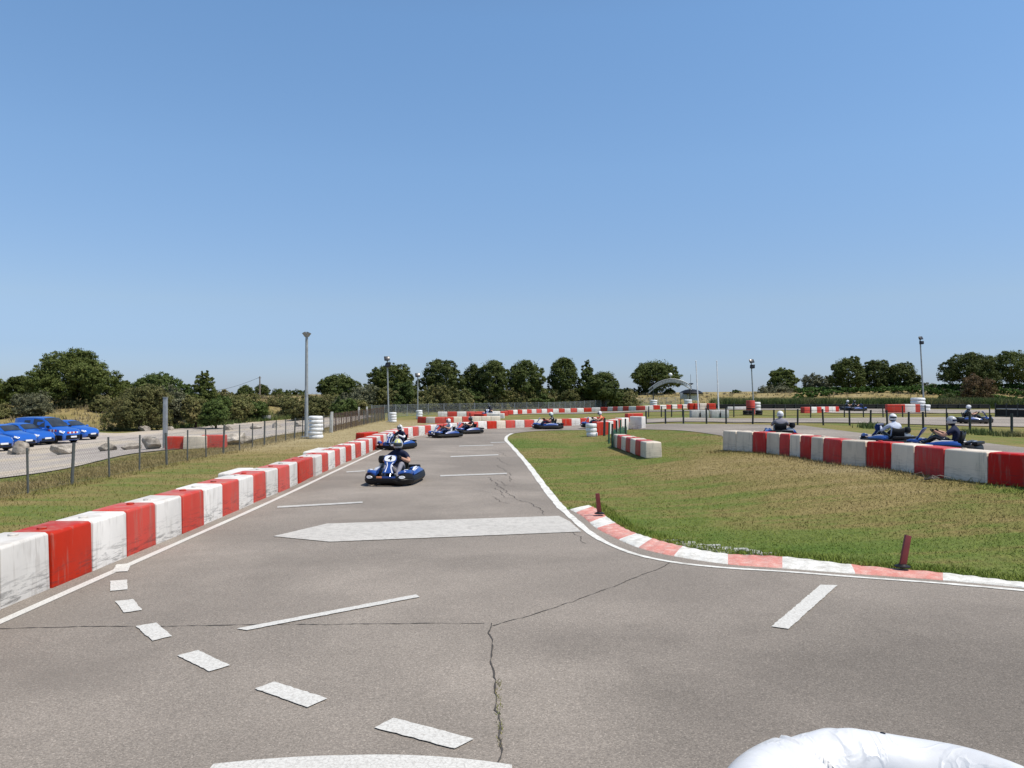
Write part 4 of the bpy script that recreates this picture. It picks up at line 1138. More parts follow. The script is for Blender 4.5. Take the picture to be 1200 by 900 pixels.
# heading: nose to the right and a little to the camera
put(van, 56, 519.5, R(-13), 'tall blue van with red and white stripes, parked third from left')
put(car, 83, 515.5, R(-13), 'blue hatchback furthest right, parked just beyond the tall blue van')
c2 = copy_tree(car); put(c2, 28, 521.5, R(-14), 'blue hatchback directly in front of the tall van, nose to the right')
c3 = copy_tree(car); put(c3, 5, 524.5, R(-15), 'second blue car from the left edge, behind the pale slab rock')
c4 = copy_tree(car); put(c4, -25, 529, R(-16), 'blue car cut off by the left picture edge, only its nose showing')
for o in (van, car, c2, c3, c4): o['group'] = grp

# ------------------------------------------------------------------ karts
def text_mesh(s, size, th, mat):
    cu = bpy.data.curves.new('txt', 'FONT'); cu.body = s; cu.size = size; cu.extrude = th; cu.align_x = 'CENTER'; cu.align_y = 'CENTER'; cu.offset = size*.03
    cu.resolution_u = 3
    to = bpy.data.objects.new('txt', cu); COL.objects.link(to)
    dg = bpy.context.evaluated_depsgraph_get(); me = bpy.data.meshes.new_from_object(to.evaluated_get(dg))
    bpy.data.objects.remove(to); bpy.data.curves.remove(cu)
    me.materials.clear(); me.materials.append(mat); me.name = 'number'
    return me
def make_kart(number):
    k = thing('go_kart', '', 'go-kart')
    # wrap-around guard in four lengths: nose, two sides, tail
    def guard(name, t0, t1, n, zt):
        mb = MB(); rings = []; P = []
        for i in range(n+1):
            a = t0+(t1-t0)*i/n; ca, sa = math.cos(a), math.sin(a); q = 2/4.2
            P.append((.615*math.copysign(abs(ca)**q, ca), .97*math.copysign(abs(sa)**q, sa)))
        for i, (x, y) in enumerate(P):
            a = P[max(i-1, 0)]; b = P[min(i+1, n)]; t = Vector((b[0]-a[0], b[1]-a[1], 0)).normalized(); nn = Vector((t.y, -t.x, 0))
            h = zt(x, y); zl = .05+.03*(abs(x) < .25)*(y > 0)
            sec = [(-.07,zl+.01),(.0,zl),(.035,zl+.045),(.05,zl+(h-zl)*.42),(.035,zl+(h-zl)*.50),(.045,zl+(h-zl)*.58),(.02,h-.015),(-.005,h),(-.06,h-.012)]
            rings.append([Vector((x,y,0))+nn*u_+Vector((0,0,v_)) for u_, v_ in sec])
        mb.loft(rings, 0, True, True); return mb.build(name, M['black'], k, smooth=28)
    fz = lambda x, y: .245+.085*math.exp(-((abs(x)-.47)/.15)**2)
    guard('nose_bumper', R(28), R(152), 40, fz)
    guard('side_bumper', R(152.8), R(209), 22, lambda x, y: .235+.02*(y < 0)); guard('side_bumper', R(-29), R(27.2), 22, lambda x, y: .235+.02*(y < 0))
    guard('tail_bumper', R(209.8), R(330.2), 36, lambda x, y: .27)
    # chassis pan and tubes
    MB().box((0,.05,.075), (.72,1.55,.03)).build('floor_tray', M['black'], k, bevel=.008)
    mb = MB()
    for s in (-1,1): mb.tube([(s*.34,-.85,.11),(s*.34,-.1,.11),(s*.30,.45,.11),(s*.22,.88,.11)], .018, 8)
    mb.tube([(-.34,-.72,.11),(.34,-.72,.11)], .018, 8); mb.tube([(-.3,.42,.11),(.3,.42,.11)], .018, 8)
    mb.build('frame_tube', M['steel'], k)
    MB().tube([(-.5,-.52,.135),(.5,-.52,.135)], .022, 10).build('rear_axle', M['steel'], k)
    for x, y, r_, w_ in ((-.47,.56,.125,.12),(.47,.56,.125,.12),(-.47,-.52,.135,.19),(.47,-.52,.135,.19)):
        t_ = MB().lathe([(r_*.5,-w_/2),(r_*.9,-w_/2),(r_,-w_*.3),(r_,w_*.3),(r_*.9,w_/2),(r_*.5,w_/2)], axis='x', n=20).build('wheel', M['rubber'], k, loc=(x,y,r_))
        MB().lathe([(0,-w_*.46),(r_*.52,-w_*.5),(r_*.52,w_*.5),(0,w_*.46)], axis='x', n=14).build('rim', M['steel'], t_)
    # side pods: blue bodywork on top of the bumper with a white flash
    for s in (-1, 1):
        mb = MB(); rg = []
        for y, xo, zi, zo, wd in ((-.60,.59,.30,.26,.10),(-.40,.60,.37,.27,.17),(-.05,.60,.365,.265,.17),(.22,.59,.30,.25,.13),(.36,.57,.25,.24,.07)):
            rg.append([(s*(xo-wd),y,zi-.10),(s*(xo-wd),y,zi),(s*(xo-wd*.5),y,zi+.015),(s*(xo-.02),y,zo+.05),(s*xo,y,zo),(s*(xo-.04),y,zo-.05)])
        mb.loft(rg); p = mb.build('side_pod', M['blue'], k, smooth=60)
        mb = MB(); mb.loft([[(s*.44,-.38,.392),(s*.53,-.30,.372),(s*.53,-.30,.35),(s*.44,-.38,.37)], [(s*.45,-.08,.392),(s*.545,.0,.365),(s*.545,.0,.345),(s*.45,-.08,.37)], [(s*.47,.16,.345),(s*.54,.20,.315),(s*.54,.20,.295),(s*.47,.16,.32)]])
        mb.build('white_flash', M['kart_white'], p, smooth=40)
        # front corner cowls
        mb = MB(); rg = []
        for x, y0, y1, z in ((.28,.80,.93,.325),(.36,.75,.95,.355),(.46,.68,.92,.375),(.53,.60,.82,.365),(.56,.52,.66,.335)):
            rg.append([(s*x,y0,z-.03),(s*x,y0,z+.02),(s*x,(y0+y1)/2,z+.03),(s*x,y1,z-.01),(s*x,y1,z-.04)])
        mb.loft(rg); c = mb.build('front_cowl', M['blue'], k, smooth=60)
        mb = MB(); mb.loft([[(s*.40,.72,.402),(s*.48,.66,.405),(s*.48,.66,.38),(s*.40,.72,.375)], [(s*.42,.86,.395),(s*.49,.78,.402),(s*.49,.78,.38),(s*.42,.86,.37)]]); mb.build('white_flash', M['kart_white'], c)
        mb = MB().lathe([(0,0),(.06,.005),(.075,-.01),(.05,-.03)], axis='y', n=14); q = mb.build('lamp_decal', M['kart_white'], k, loc=(s*.41, 1.035, .235)); q.scale = (1.1,1,.5); q.rotation_euler = (0,0,-s*.16)
    # strip decal on the nose of the bumper
    MB().box((-.08,1.045,.235), (.34,.012,.045)).build('nose_stripe', M['blue'], k, bevel=.004)
    MB().box((.16,1.045,.235), (.14,.012,.045)).build('nose_stripe', M['orange'], k, bevel=.004)
    # leaning front panel with the number plate
    e1 = Vector((1,0,0)); e2 = Vector((0,-.44,.62)).normalized()*.9; e3 = e1.cross(e2)*1; o0 = Vector((0,.80,.30))
    if e3.y < 0: e3 = -e3
    fn = lambda u, v, w_: o0+e1*u+e2*v+e3*w_
    out = [(-.15,0),(.15,0),(.085,.16),(.075,.26),(.13,.34),(.165,.44),(.16,.53),(.12,.58),(-.12,.58),(-.16,.53),(-.165,.44),(-.13,.34),(-.075,.26),(-.085,.16)]
    pn = MB().prism(out, fn, .035).build('front_panel', M['blue'], k, bevel=.008)
    ov = [(.145*math.copysign(abs(math.cos(a))**.7, math.cos(a)), .465+.098*math.copysign(abs(math.sin(a))**.7, math.sin(a))) for a in np.linspace(0, 2*PI, 28, endpoint=False)]
    ro = MB().prism(ov, lambda u, v, w_: fn(u, v, w_+.036), .006).build('number_roundel', M['kart_white'], pn)
    MB().prism([(-.11,.34),(-.085,.34),(-.045,.26),(-.05,.16),(-.10,.0),(-.135,.0),(-.075,.16),(-.068,.26)], lambda u, v, w_: fn(u, v, w_+.036), .005).build('white_stripe', M['kart_white'], pn)
    MB().prism([(.05,.34),(.075,.34),(.05,.25),(.055,.18),(.085,.03),(.06,.03),(.035,.18),(.03,.25)], lambda u, v, w_: fn(u, v, w_+.036), .005).build('white_stripe', M['kart_white'], pn)
    me = text_mesh(number, .19, .003, M['black'])
    tm = Matrix(((-1,0,0,0),(0,1,0,0),(0,0,1,0),(0,0,0,1)))
    for v in me.vertices: v.co = fn(-v.co.x, .465+v.co.y, .046+v.co.z)
    me.flip_normals() if False else None
    link('number', me, ro)
    # steering
    MB().tube([(0,.62,.2),(0,.27,.60)], .014, 8).build('steering_column', M['steel'], k)
    c0 = Vector((0,.26,.615)); ax = Vector((0,-.66,.75)).normalized(); u_ = Vector((1,0,0)); v_ = ax.cross(u_)
    sw = MB().tube([c0+u_*.155*math.cos(a)+v_*.14*math.sin(a) for a in np.linspace(0,2*PI,24,endpoint=False)], .015, 8, closed=True)
    for a in (0, PI*.66, PI*1.33): sw.tube([c0, c0+u_*.15*math.cos(a)+v_*.135*math.sin(a)], .01, 6)
    sw.build('steering_wheel', M['black'], k)
    # seat shell
    prof = [(.20,.12),(.10,.10),(-.15,.11),(-.36,.17),(-.47,.32),(-.53,.50),(-.55,.62)]
    rg = []
    for y, z in prof:
        ww_ = .21; up = .13 if y > -.4 else .05
        rg.append([(-ww_,y+.03,z+up),(-ww_*.93,y,z+.03),(-ww_*.5,y,z),(0,y,z-.005),(ww_*.5,y,z),(ww_*.93,y,z+.03),(ww_,y+.03,z+up),(ww_*1.06,y,z+up-.01),(ww_,y-.02,z),(0,y-.03,z-.035),(-ww_,y-.02,z),(-ww_*1.06,y,z+up-.01)])
    MB().loft(rg).build('seat', M['black'], k, smooth=60)
    # engine on the driver's right with filter, exhaust, tank on the left
    mb = MB().box((.38,-.28,.24), (.22,.30,.22)).box((.38,-.42,.30),(.20,.12,.24))
    for q in range(5): mb.box((.38,-.28,.37+q*.022), (.25-.01*q,.27,.008))
    en = mb.build('engine', M['steel'], k, bevel=.006)
    MB().lathe([(0,-.11),(.085,-.10),(.115,-.05),(.12,.03),(.095,.10),(0,.115)], axis='z', n=18).build('air_filter', M['black'], en, loc=(.44,-.34,.55), smooth=60)
    MB().tube([(.44,-.34,.46),(.40,-.32,.36)], .035, 10).build('intake_pipe', M['black'], en)
    MB().tube([(.36,-.45,.30),(.42,-.66,.34),(.30,-.80,.33),(-.1,-.82,.33)], [.03,.055,.055,.04], 10).build('exhaust', M['steel'], en)
    MB().box((-.40,-.30,.26), (.16,.36,.22)).build('fuel_tank', M['blue'], k, bevel=.03)
    MB().box((0,-.93,.33), (.86,.16,.09)).build('rear_cover', M['black'], k, bevel=.03)
    mb = MB()
    for s in (-1,1): mb.tube([(s*.13,.66,.1),(s*.13,.70,.24),(s*.19,.70,.25)], .01, 6)
    mb.build('pedal', M['steel'], k)
    return k

# ------------------------------------------------------------------ drivers
def skin_body(J, E, rad, name, root_i, sub=2):
    me = bpy.data.meshes.new(name); me.from_pydata([tuple(j) for j in J], E, [])
    o = bpy.data.objects.new(name, me); COL.objects.link(o)
    sk = o.modifiers.new('skin', 'SKIN'); sk.use_smooth_shade = True; sk.branch_smoothing = .3
    for i, d in enumerate(me.skin_vertices[0].data):
        r = rad[i]; d.radius = r if hasattr(r, '__len__') else (r, r); d.use_root = (i == root_i)
    sb = o.modifiers.new('sub', 'SUBSURF'); sb.levels = sub; sb.render_levels = sub
    bpy.context.view_layer.update()
    dg = bpy.context.evaluated_depsgraph_get(); m2 = bpy.data.meshes.new_from_object(o.evaluated_get(dg))
    bpy.data.objects.remove(o); m2.name = name; return m2
def make_driver_mesh(head_turn=0):
    J = []; E = []; Rr = []; T = []     # joints, edges, radii, cloth tag per edge
    def j(p, r): J.append(Vector(p)); Rr.append(r); return len(J)-1
    def e(a, b, t): E.append((a, b)); T.append(t)
    pel = j((0,-.30,.25), (.16,.13)); bel = j((0,-.35,.40), (.155,.125)); che = j((0,-.345,.57), (.175,.13)); che2 = j((0,-.31,.67), (.15,.10)); nec = j((0,-.27,.765), .062); hea = j((0,-.235,.86), .088); hea2 = j((0,-.225,.94), .08)
    e(pel, bel, 'shirt'); e(bel, che, 'shirt'); e(che, che2, 'shirt'); e(che2, nec, 'shirt'); e(nec, hea, 'skin'); e(hea, hea2, 'skin')
    for s in (-1, 1):
        hip = j((s*.11,-.24,.23), .095); kn0 = j((s*.175,.02,.40), .078); kn = j((s*.19,.19,.47), .066); ca = j((s*.18,.36,.36), .060); an = j((s*.16,.60,.20), .045); he = j((s*.16,.66,.155), .045); to = j((s*.165,.73,.29), .035)
        e(pel, hip, 'leg'); e(hip, kn0, 'leg'); e(kn0, kn, 'leg'); e(kn, ca, 'shin'); e(ca, an, 'shin'); e(an, he, 'shoe'); e(he, to, 'shoe')
        sh = j((s*.19,-.30,.675), .078); ua = j((s*.275,-.19,.575), .060); el = j((s*.325,-.07,.50), .048); fa = j((s*.25,.05,.55), .046); wr_ = j((s*.185,.185,.605), .032); pa = j((s*.16,.225,.635), .034)
        e(che2, sh, 'shirt'); e(sh, ua, 'shirt'); e(ua, el, 'arm'); e(el, fa, 'arm'); e(fa, wr_, 'arm'); e(wr_, pa, 'glove')
        for q, ln in enumerate((.9, 1.0, .95, .75)):
            dx = (q-1.5)*.017
            f1 = j((s*(.165+.2*dx), .258+.0, .640+dx*.9+.01), .0105); f2 = j((s*(.165-.2*dx)-s*.004, .283*1.0, .618+dx*.9), .0095); f3 = j((s*.158, .272, .598+dx*.85), .0085)
            e(pa, f1, 'glove'); e(f1, f2, 'glove'); e(f2, f3, 'glove')
        t1 = j((s*.130,.225,.655), .012); t2 = j((s*.118,.258,.648), .010); e(pa, t1, 'glove'); e(t1, t2, 'glove')
    me = skin_body(J, E, Rr, 'driver_body', pel)
    tags = ['shirt','arm','skin','glove','leg','shin','shoe']
    A = np.array([J[a] for a, b in E]); B = np.array([J[b] for a, b in E]); ti = np.array([tags.index(t) for t in T])
    rr = np.array([max(Rr[a] if hasattr(Rr[a],'__len__') else (Rr[a],)) for a, b in E])
    idx = []
    for p in me.polygons:
        c = np.array(p.center); AB = B-A; t = np.clip(((c-A)*AB).sum(1)/((AB*AB).sum(1)+1e-9), 0, 1)
        d_ = np.linalg.norm(c-(A+AB*t[:,None]), axis=1)/rr**.6; idx.append(int(ti[d_.argmin()]))
    me.materials.clear()
    for t in tags: me.materials.append(M['skin'])
    me.polygons.foreach_set('material_index', idx); me.polygons.foreach_set('use_smooth', [True]*len(me.polygons))
    return me
def helmet_meshes():
    def shell(u, v, grow=0):
        # u azimuth (0 = forward +Y), v polar
        x = .128*math.sin(v)*math.sin(u); y = .150*math.sin(v)*math.cos(u); z = .140*math.cos(v)
        if math.cos(u) > 0 and z < 0: y *= 1+.16*math.cos(u)*min(1, -z/.1)
        if z < -.08: x *= 1-.15*min(1, (-z-.08)/.05); 
        k = 1+grow; return (x*k, y*k, z*k)
    nu, nv = 32, 18; vs = []; fs = []; mi = []
    for i in range(nv+1):
        for jj in range(nu): vs.append(shell(2*PI*jj/nu, .02+(PI*.82)*i/nv))
    for i in range(nv):
        for jj in range(nu):
            fs.append((i*nu+jj, i*nu+(jj+1) % nu, (i+1)*nu+(jj+1) % nu, (i+1)*nu+jj))
            u = 2*PI*(jj+.5)/nu; u = (u+PI) % (2*PI)-PI; v = .02+PI*.82*(i+.5)/nv
            mi.append(1 if (.28 < abs(u) < .85 and v < 1.1) or (abs(u) > 2.2 and 1.35 < v < 1.7) else (2 if v > 2.15 else 0))
    fs.append(tuple(range(nu))); mi.append(0); fs.append(tuple(nv*nu+q for q in range(nu))); mi.append(2)
    mb = MB(); mb.v = vs; mb.f = fs; mb.m = mi; hm = mb.mesh('helmet', [M['kart_white'], M['black'], M['black']], 180)
    vs = []; fs = []; a, b = 14, 5
    for i in range(b+1):
        for jj in range(a+1): vs.append(shell(-1.05+2.1*jj/a, 1.22+.58*i/b, .025))
    for i in range(b):
        for jj in range(a): fs.append((i*(a+1)+jj, i*(a+1)+jj+1, (i+1)*(a+1)+jj+1, (i+1)*(a+1)+jj))
    vm = MB().add(vs, fs).mesh('visor', M['glass'], 180)
    return hm, vm
body_me = make_driver_mesh(); helmet_me, visor_me = helmet_meshes()
CL = {}
def cloth(name, c, rough=.85):
    if name not in CL: CL[name] = simple(name.replace(' ', '_')+'_cloth', c, rough, .2, 0, 0, .12, 8)
    return CL[name]
def gloss(name, c):
    if name not in CL: CL[name] = simple(name.replace(' ', '_')+'_helmet', c, .25, .5, 0, .4, .05)
    return CL[name]
BLK = ('black', (.018,.018,.022)); NAVY = ('navy', (.018,.022,.05)); WHT = ('white', (.72,.72,.73)); GRY = ('grey', (.24,.23,.26)); JEAN = ('jeans', (.035,.055,.12)); ORG = ('orange', (.72,.24,.12)); LGT = ('pale blue', (.52,.56,.66)); TAN = ('tan', (.4,.3,.2))
def driver(kart, label, shirt, leg, helm, shell_c2, arm=None, shin=None, turn=0, lean=0):
    o = link('person', body_me); o.location = kart.location; o.rotation_euler = kart.rotation_euler; tag(o, label, 'person', 'kart drivers')
    h = link('helmet', helmet_me, o, (0,-.215,.915)); h.rotation_euler = (-.08, lean, turn); v = link('visor', visor_me, h)
    sk_ = M['skin']; mats = {'shirt': cloth(*shirt), 'arm': cloth(*arm) if arm else sk_, 'skin': sk_, 'glove': cloth('glove black', (.03,.03,.03)), 'leg': cloth(*leg), 'shin': cloth(*shin) if shin else (cloth(*leg) if shin is None else sk_), 'shoe': cloth('shoe grey', (.2,.2,.2))}
    for s_, t in zip(o.material_slots, ['shirt','arm','skin','glove','leg','shin','shoe']): s_.link = 'OBJECT'; s_.material = mats[t]
    for s_, m_ in zip(h.material_slots, (gloss(*helm), gloss(*shell_c2), gloss('black', (.02,.02,.02)))): s_.link = 'OBJECT'; s_.material = m_
    o.scale = (kart.scale[0], kart.scale[0], 1.06*kart.scale[0]); return o
YEL = ('yellow', (.62,.62,.12)); HW = ('white', (.8,.8,.8)); HB = ('black', (.02,.02,.02)); HG = ('green white', (.62,.72,.66)); HS = ('silver', (.45,.45,.46)); HN = ('navy', (.05,.06,.12)); HR = ('red', (.5,.05,.05))
K = {'4': make_kart('4'), '2': make_kart('2'), '7': make_kart('7')}
used = set()
def kart(num, px, py, hx, hy, label, zoff=.022, sc=1.0, grp='blue and black go-karts on the track'):
    o = K[num]
    if num in used: o = copy_tree(o)
    used.add(num); x, y = at(px, py)
    l = math.hypot(hx, hy); f = Vector((hx/l, hy/l))
    o.location = (x, y, tz(x, y)+zoff); o.rotation_euler = (0, 0, math.atan2(-hx, hy)); o['label'] = label; o['group'] = grp; o.scale = (sc, sc, sc)
    return o
k = kart('4', 464, 566, -.10, -1, 'blue kart number 4 with black bumper, closest, heading to the camera')
driver(k, 'driver of kart 4 in dark T-shirt and yellow and silver helmet', NAVY, GRY, HS, YEL, turn=.1)
k = kart('2', 465.5, 526.5, -.42, -.9, 'blue kart following right behind kart 4 near the left barrier', sc=.9)
driver(k, 'driver behind kart 4, white sleeves and black and white helmet', NAVY, NAVY, HW, HB, arm=WHT, turn=.2)
k = kart('7', 522, 513, -.80, -.58, 'blue kart number 7 leading the pair on the far bend', sc=.89)
driver(k, 'driver in white T-shirt and white and black helmet on the far bend', WHT, JEAN, HW, HB, turn=-.1)
k = kart('2', 548, 508.5, -.86, -.5, 'blue kart close behind kart 7 on the far bend', sc=.89)
driver(k, 'driver in black T-shirt with bare arms just behind kart 7', BLK, NAVY, HB, HS, turn=-.2)
k = kart('7', 642, 503, -1, -.10, 'blue kart side-on in front of the far block row, left of chicane')
driver(k, 'driver side-on in dark T-shirt and pale green-white helmet', BLK, NAVY, HG, HG, turn=.25)
k = kart('2', 699, 502, -1, -.02, 'blue kart partly hidden by the white tyres, nose to the left')
driver(k, 'driver in orange T-shirt behind the white tyre wall', ORG, NAVY, HW, HB, turn=.3)
k = kart('7', 914, 514.5, .28, 1, 'blue kart seen from behind over the far end of right wall')
driver(k, 'driver seen from behind in grey T-shirt, leftmost behind the right wall', GRY, BLK, HW, HS)
k = kart('2', 1042, 523, -.12, 1, 'blue kart seen from behind over the middle of right wall')
driver(k, 'driver seen from behind in pale blue-white shirt and white helmet', LGT, BLK, HW, HB, arm=LGT, turn=-.35)
k = kart('7', 1106, 531, -.70, .68, 'blue kart nearest on the right, side-on above the right wall')
driver(k, 'driver in navy T-shirt with striped silver helmet, nearest on the right', NAVY, BLK, HS, HN, turn=-.2)
k = kart('4', 1140, 497, .97, -.25, 'blue and white kart heading right on the back track', zoff=.045)
driver(k, 'driver in black with white helmet on the back track', BLK, BLK, HW, HW)
k = kart('7', 996, 481.7, .9, -.3, 'tiny far kart half hidden by right end of short block row', zoff=.06)
driver(k, 'tiny far driver with white helmet at the end of short block row', BLK, BLK, HW, HW)
k = kart('2', 1003.5, 482.2, .95, .2, 'tiny far dark blue kart in the open on the far right track', zoff=.06)
driver(k, 'tiny far driver in black in the open on the far right track', BLK, NAVY, HB, HN)
k = kart('2', 573, 488.6, -.2, -1, 'far kart mostly hidden among loose blocks beyond the bend', zoff=.06)
driver(k, 'far driver in dark blue among the loose blocks beyond the bend', NAVY, NAVY, HN, HB)
# ------------------------------------------------------------------ trees and shrubs
LEAF = {
 'pine': m_leaf('pine_needles', (.078,.102,.022), (.112,.136,.031), (.150,.164,.045)),
 'dark_pine': m_leaf('dark_pine_needles', (.062,.083,.020), (.090,.111,.027), (.122,.136,.039)),
 'green': m_leaf('green_leaves', (.058,.088,.02), (.088,.122,.03), (.125,.145,.044)),
 'olive': m_leaf('olive_brown_leaves', (.115,.125,.04), (.17,.165,.058), (.23,.19,.08)),
 'silver': m_leaf('silver_leaves', (.11,.115,.062), (.155,.158,.09), (.21,.21,.13)),
 'rust': m_leaf('rusty_leaves', (.12,.085,.04), (.16,.10,.05), (.11,.11,.04)),
 'vine': m_leaf('vine_leaves', (.06,.115,.02), (.095,.17,.032), (.14,.20,.045)),
}
def leaves(lobes, n, size, seed, clump=22, elong=1.7, shell=.55):
    """rhombic leaf tufts gathered in clumps on the outer part of each lobe"""
    r = np.random.default_rng(seed); Ls = np.array(lobes, float)
    wgt = (Ls[:,3]*Ls[:,4]+Ls[:,4]*Ls[:,5]+Ls[:,3]*Ls[:,5]); wgt /= wgt.sum()
    nc = max(6, n//clump); li = r.choice(len(Ls), nc, p=wgt)
    dr = r.normal(0,1,(nc,3)); dr /= np.linalg.norm(dr,axis=1)[:,None]
    rad = shell+(1.03-shell)*r.random(nc)**.6
    cc = Ls[li,:3]+dr*Ls[li,3:6]*rad[:,None]
    cs = (Ls[li,3:6].mean(1))*r.uniform(.16,.36,nc)
    ci = r.integers(0,nc,n); g = r.normal(0,1,(n,3)); g /= np.linalg.norm(g,axis=1)[:,None]; g *= (r.random(n)**.45)[:,None]
    p = cc[ci]+g*cs[ci][:,None]*np.array([1,1,.72])
    no = dr[ci]*.5+g*.5+r.normal(0,.55,(n,3))+np.array([0,0,.25]); no /= np.linalg.norm(no,axis=1)[:,None]
    t = np.cross(no, r.normal(0,1,(n,3))); t /= np.linalg.norm(t,axis=1)[:,None]; b = np.cross(no,t)
    s = size*r.uniform(.55,1.35,n)[:,None]
    V = np.stack([p-t*s*elong*.5, p+b*s*.42, p+t*s*elong*.5, p-b*s*.42],1).reshape(-1,3)
    return V, np.arange(4*n).reshape(-1,4)
def plant(px0, px1, py_t, py_b, Yd, kind, leaf, label, cat='tree', name='tree', n=5000, size=.3, seed=0, group=None, lobes_n=12, trunk=True, ground=None, depth=1.0, sink=0):
    r = np.random.default_rng(seed*13+5)
    c = atd((px0+px1)/2, (py_t+py_b)/2, Yd); hw = (px1-px0)/2/900*Yd; ztop = atd(0, py_t, Yd).z; zbot = atd(0, py_b, Yd).z
    zg = tz(c.x, Yd)-.05 if ground is None else ground
    h = ztop-zbot; Z0 = zbot-zg
    root = thing(name, label, cat, (c.x, Yd, zg), 0, group)
    lob = []
    if kind == 'pine':                     # rounded head of several pads over bare limbs
        lob.append((0, 0, Z0+h*.5, hw*.66, hw*.66*depth, h*.42))
        for k in range(lobes_n):
            a = 2*PI*k*.381966*1.0+r.uniform(-.3,.3); t = (k+.5)/lobes_n; q = hw*.74*math.sqrt(max(0, 1-(t*.98)**2.2))*r.uniform(.85,1.1)
            zz = Z0+h*(.16+.74*t) ; rad = hw*r.uniform(.26,.38)*(1-.12*t)
            q = min(q, hw-rad*.85); lob.append((math.cos(a)*q, math.sin(a)*q*depth, min(zz, Z0+h-rad*.55), rad, rad*depth, min(rad*.72, h*.3)))
    elif kind == 'umbrella':
        lob.append((0, 0, Z0+h*.5, hw*.66, hw*.66*depth, h*.44))
        for k in range(lobes_n):
            a = 2*PI*k*.381966+r.uniform(-.25,.25); t = (k+.5)/lobes_n; el = t*1.25
            q = hw*.72*math.cos(el); rad = hw*r.uniform(.24,.34); zz = Z0+h*.34+h*.5*math.sin(el)
            lob.append((math.cos(a)*q, math.sin(a)*q*depth, min(zz, Z0+h-rad*.5), rad, rad*depth, rad*.62))
    elif kind == 'cone':
        for k in range(lobes_n):
            t = (k+.5)/lobes_n; rad = hw*(.62-.42*t)*r.uniform(.8,1.15); a = k*2.4; q = (hw-rad)*(1-t)*.9
            lob.append((math.cos(a)*q, math.sin(a)*q, Z0+h*(.10+.86*t)-rad*.2, rad, rad, rad*.9))
    else:                                  # shrub: foliage to the ground
        lob.append((0, 0, Z0+h*.42, hw*.70, hw*.70*depth, h*.42))
        for k in range(lobes_n):
            a = r.uniform(0, 2*PI); q = hw*r.uniform(.25,.72); rad = hw*r.uniform(.24,.42); rz_ = min(rad*1.05, h*.34)
            lob.append((math.cos(a)*q, math.sin(a)*q*depth, Z0+r.uniform(.22,.90)*h*(1-.45*(q/hw)**2), rad, rad*depth, rz_))
        lob = [(x,y,min(z, Z0+h-c_*.8),a_,b_,c_) for x,y,z,a_,b_,c_ in lob]
    lob = [(a_*1.1, b_*1.1, c_, d_*1.12, e_*1.12, f_*1.06) for a_, b_, c_, d_, e_, f_ in lob]
    V, F = leaves(lob, int(n*4.0), size*.66, seed, 46) if kind == 'shrub' else leaves(lob, int(n*6.0), size*.52, seed, 50, 1.8, .66)
    V = V[:]; low = V[:,2] < .02
    V[low,2] = .02
    link('crown', np_mesh('crown', V, F, LEAF[leaf]), root)
    if trunk:
        mb = MB(); zf = Z0+h*.45
        bend = r.uniform(-.06,.06)*hw
        tr = max(.10, hw*.055)
        mb.tube([(0,0,-.2),(bend,.1,zf*.5),(bend*.4,0,zf)], [tr*1.25,tr,tr*.6], 9)
        for x,y,z,a_,b_,c_ in lob[1:8]:
            s0 = Vector((bend*.7,0,max(.15,zf*.45+r.random()*zf*.25))); e_ = Vector((x,y,z)); mb.tube([s0, s0.lerp(e_,.5)+Vector((0,0,-.12*hw*r.random())), e_], [tr*.5,tr*.34,tr*.12], 6)
        mb.build('trunk', M['bark'], root)
    return root
sd = [100]
def T(*a, **k): sd[0] += 1; k.setdefault('seed', sd[0]); return plant(*a, **k)
# pines left of the picture
T(-40,12,441,478,92,'pine','pine','dark green pine mass cut by the left picture edge',n=5500,size=.24,name='pine_tree',cat='pine')
T(2,46,440,476,90,'pine','pine','lower pine with rounded top between left edge and the big pine',n=5000,size=.23,name='pine_tree',cat='pine')
T(40,131,411,471,88,'pine','pine','biggest broad domed pine rising above the blue van',n=12000,size=.24,name='pine_tree',cat='pine',lobes_n=20)
T(126,160,446,476,98,'pine','pine','small dark pine between the big domed pine and brown bush',n=3000,size=.25,name='pine_tree',cat='pine')
T(155,214,438,478,92,'pine','green','wide bright green tree behind the large brown tamarisk bush',n=6500,size=.23,cat='tree',name='broad_tree')
T(220,259,432,482,86,'cone','pine','upright pointed pine left of the utility wire',n=5000,size=.22,name='pine_tree',cat='pine')
T(203,228,446,478,90,'shrub','green','round green tree tucked left of the pointed pine',n=2600,size=.22,cat='tree',name='broad_tree')
# shrubs left
sh = 'roadside shrubs behind the gravel'
for a in [((-12,18,470,500),80,'olive','brown dry shrub at the left edge above the cars'),((10,66,459,492),82,'silver','grey-green willow shrub above the leftmost blue cars'),
          ((62,98,464,492),86,'olive','low olive shrub under the left of the big domed pine'),((88,136,458,492),88,'olive','olive green shrub under the right of the big domed pine'),
          ((186,222,449,496),80,'silver','round silver olive tree right of the tall grey pole'),
          ((212,246,458,497),79,'olive','brownish shrub below the pointed pine'),((234,272,462,499),77,'green','dark green bush right of the silver olive, by the gravel'),
          ((250,284,458,488),92,'olive','olive shrub on the bank under the sagging wire'),((268,306,458,486),104,'olive','dry olive shrub just left of the utility pole'),
          ((288,326,463,488),112,'olive','rounded olive shrub around the foot of the utility pole'),((322,362,459,491),98,'olive','olive bush just left of the tall lamp post'),
          ((352,392,462,492),94,'olive','olive bush directly behind the tall lamp post'),((388,420,464,492),90,'green','yellow-green bush right of the lamp post tyre stack'),
          ((386,424,461,487),100,'silver','greyish shrub under the round umbrella pine'),((408,444,446,489),98,'silver','tall silver-grey tree between round pine and broad pine')]:
    T(*a[0],a[1],'shrub',a[2],a[3],'shrub','shrub',n=4200,size=.17,group=sh,lobes_n=12)
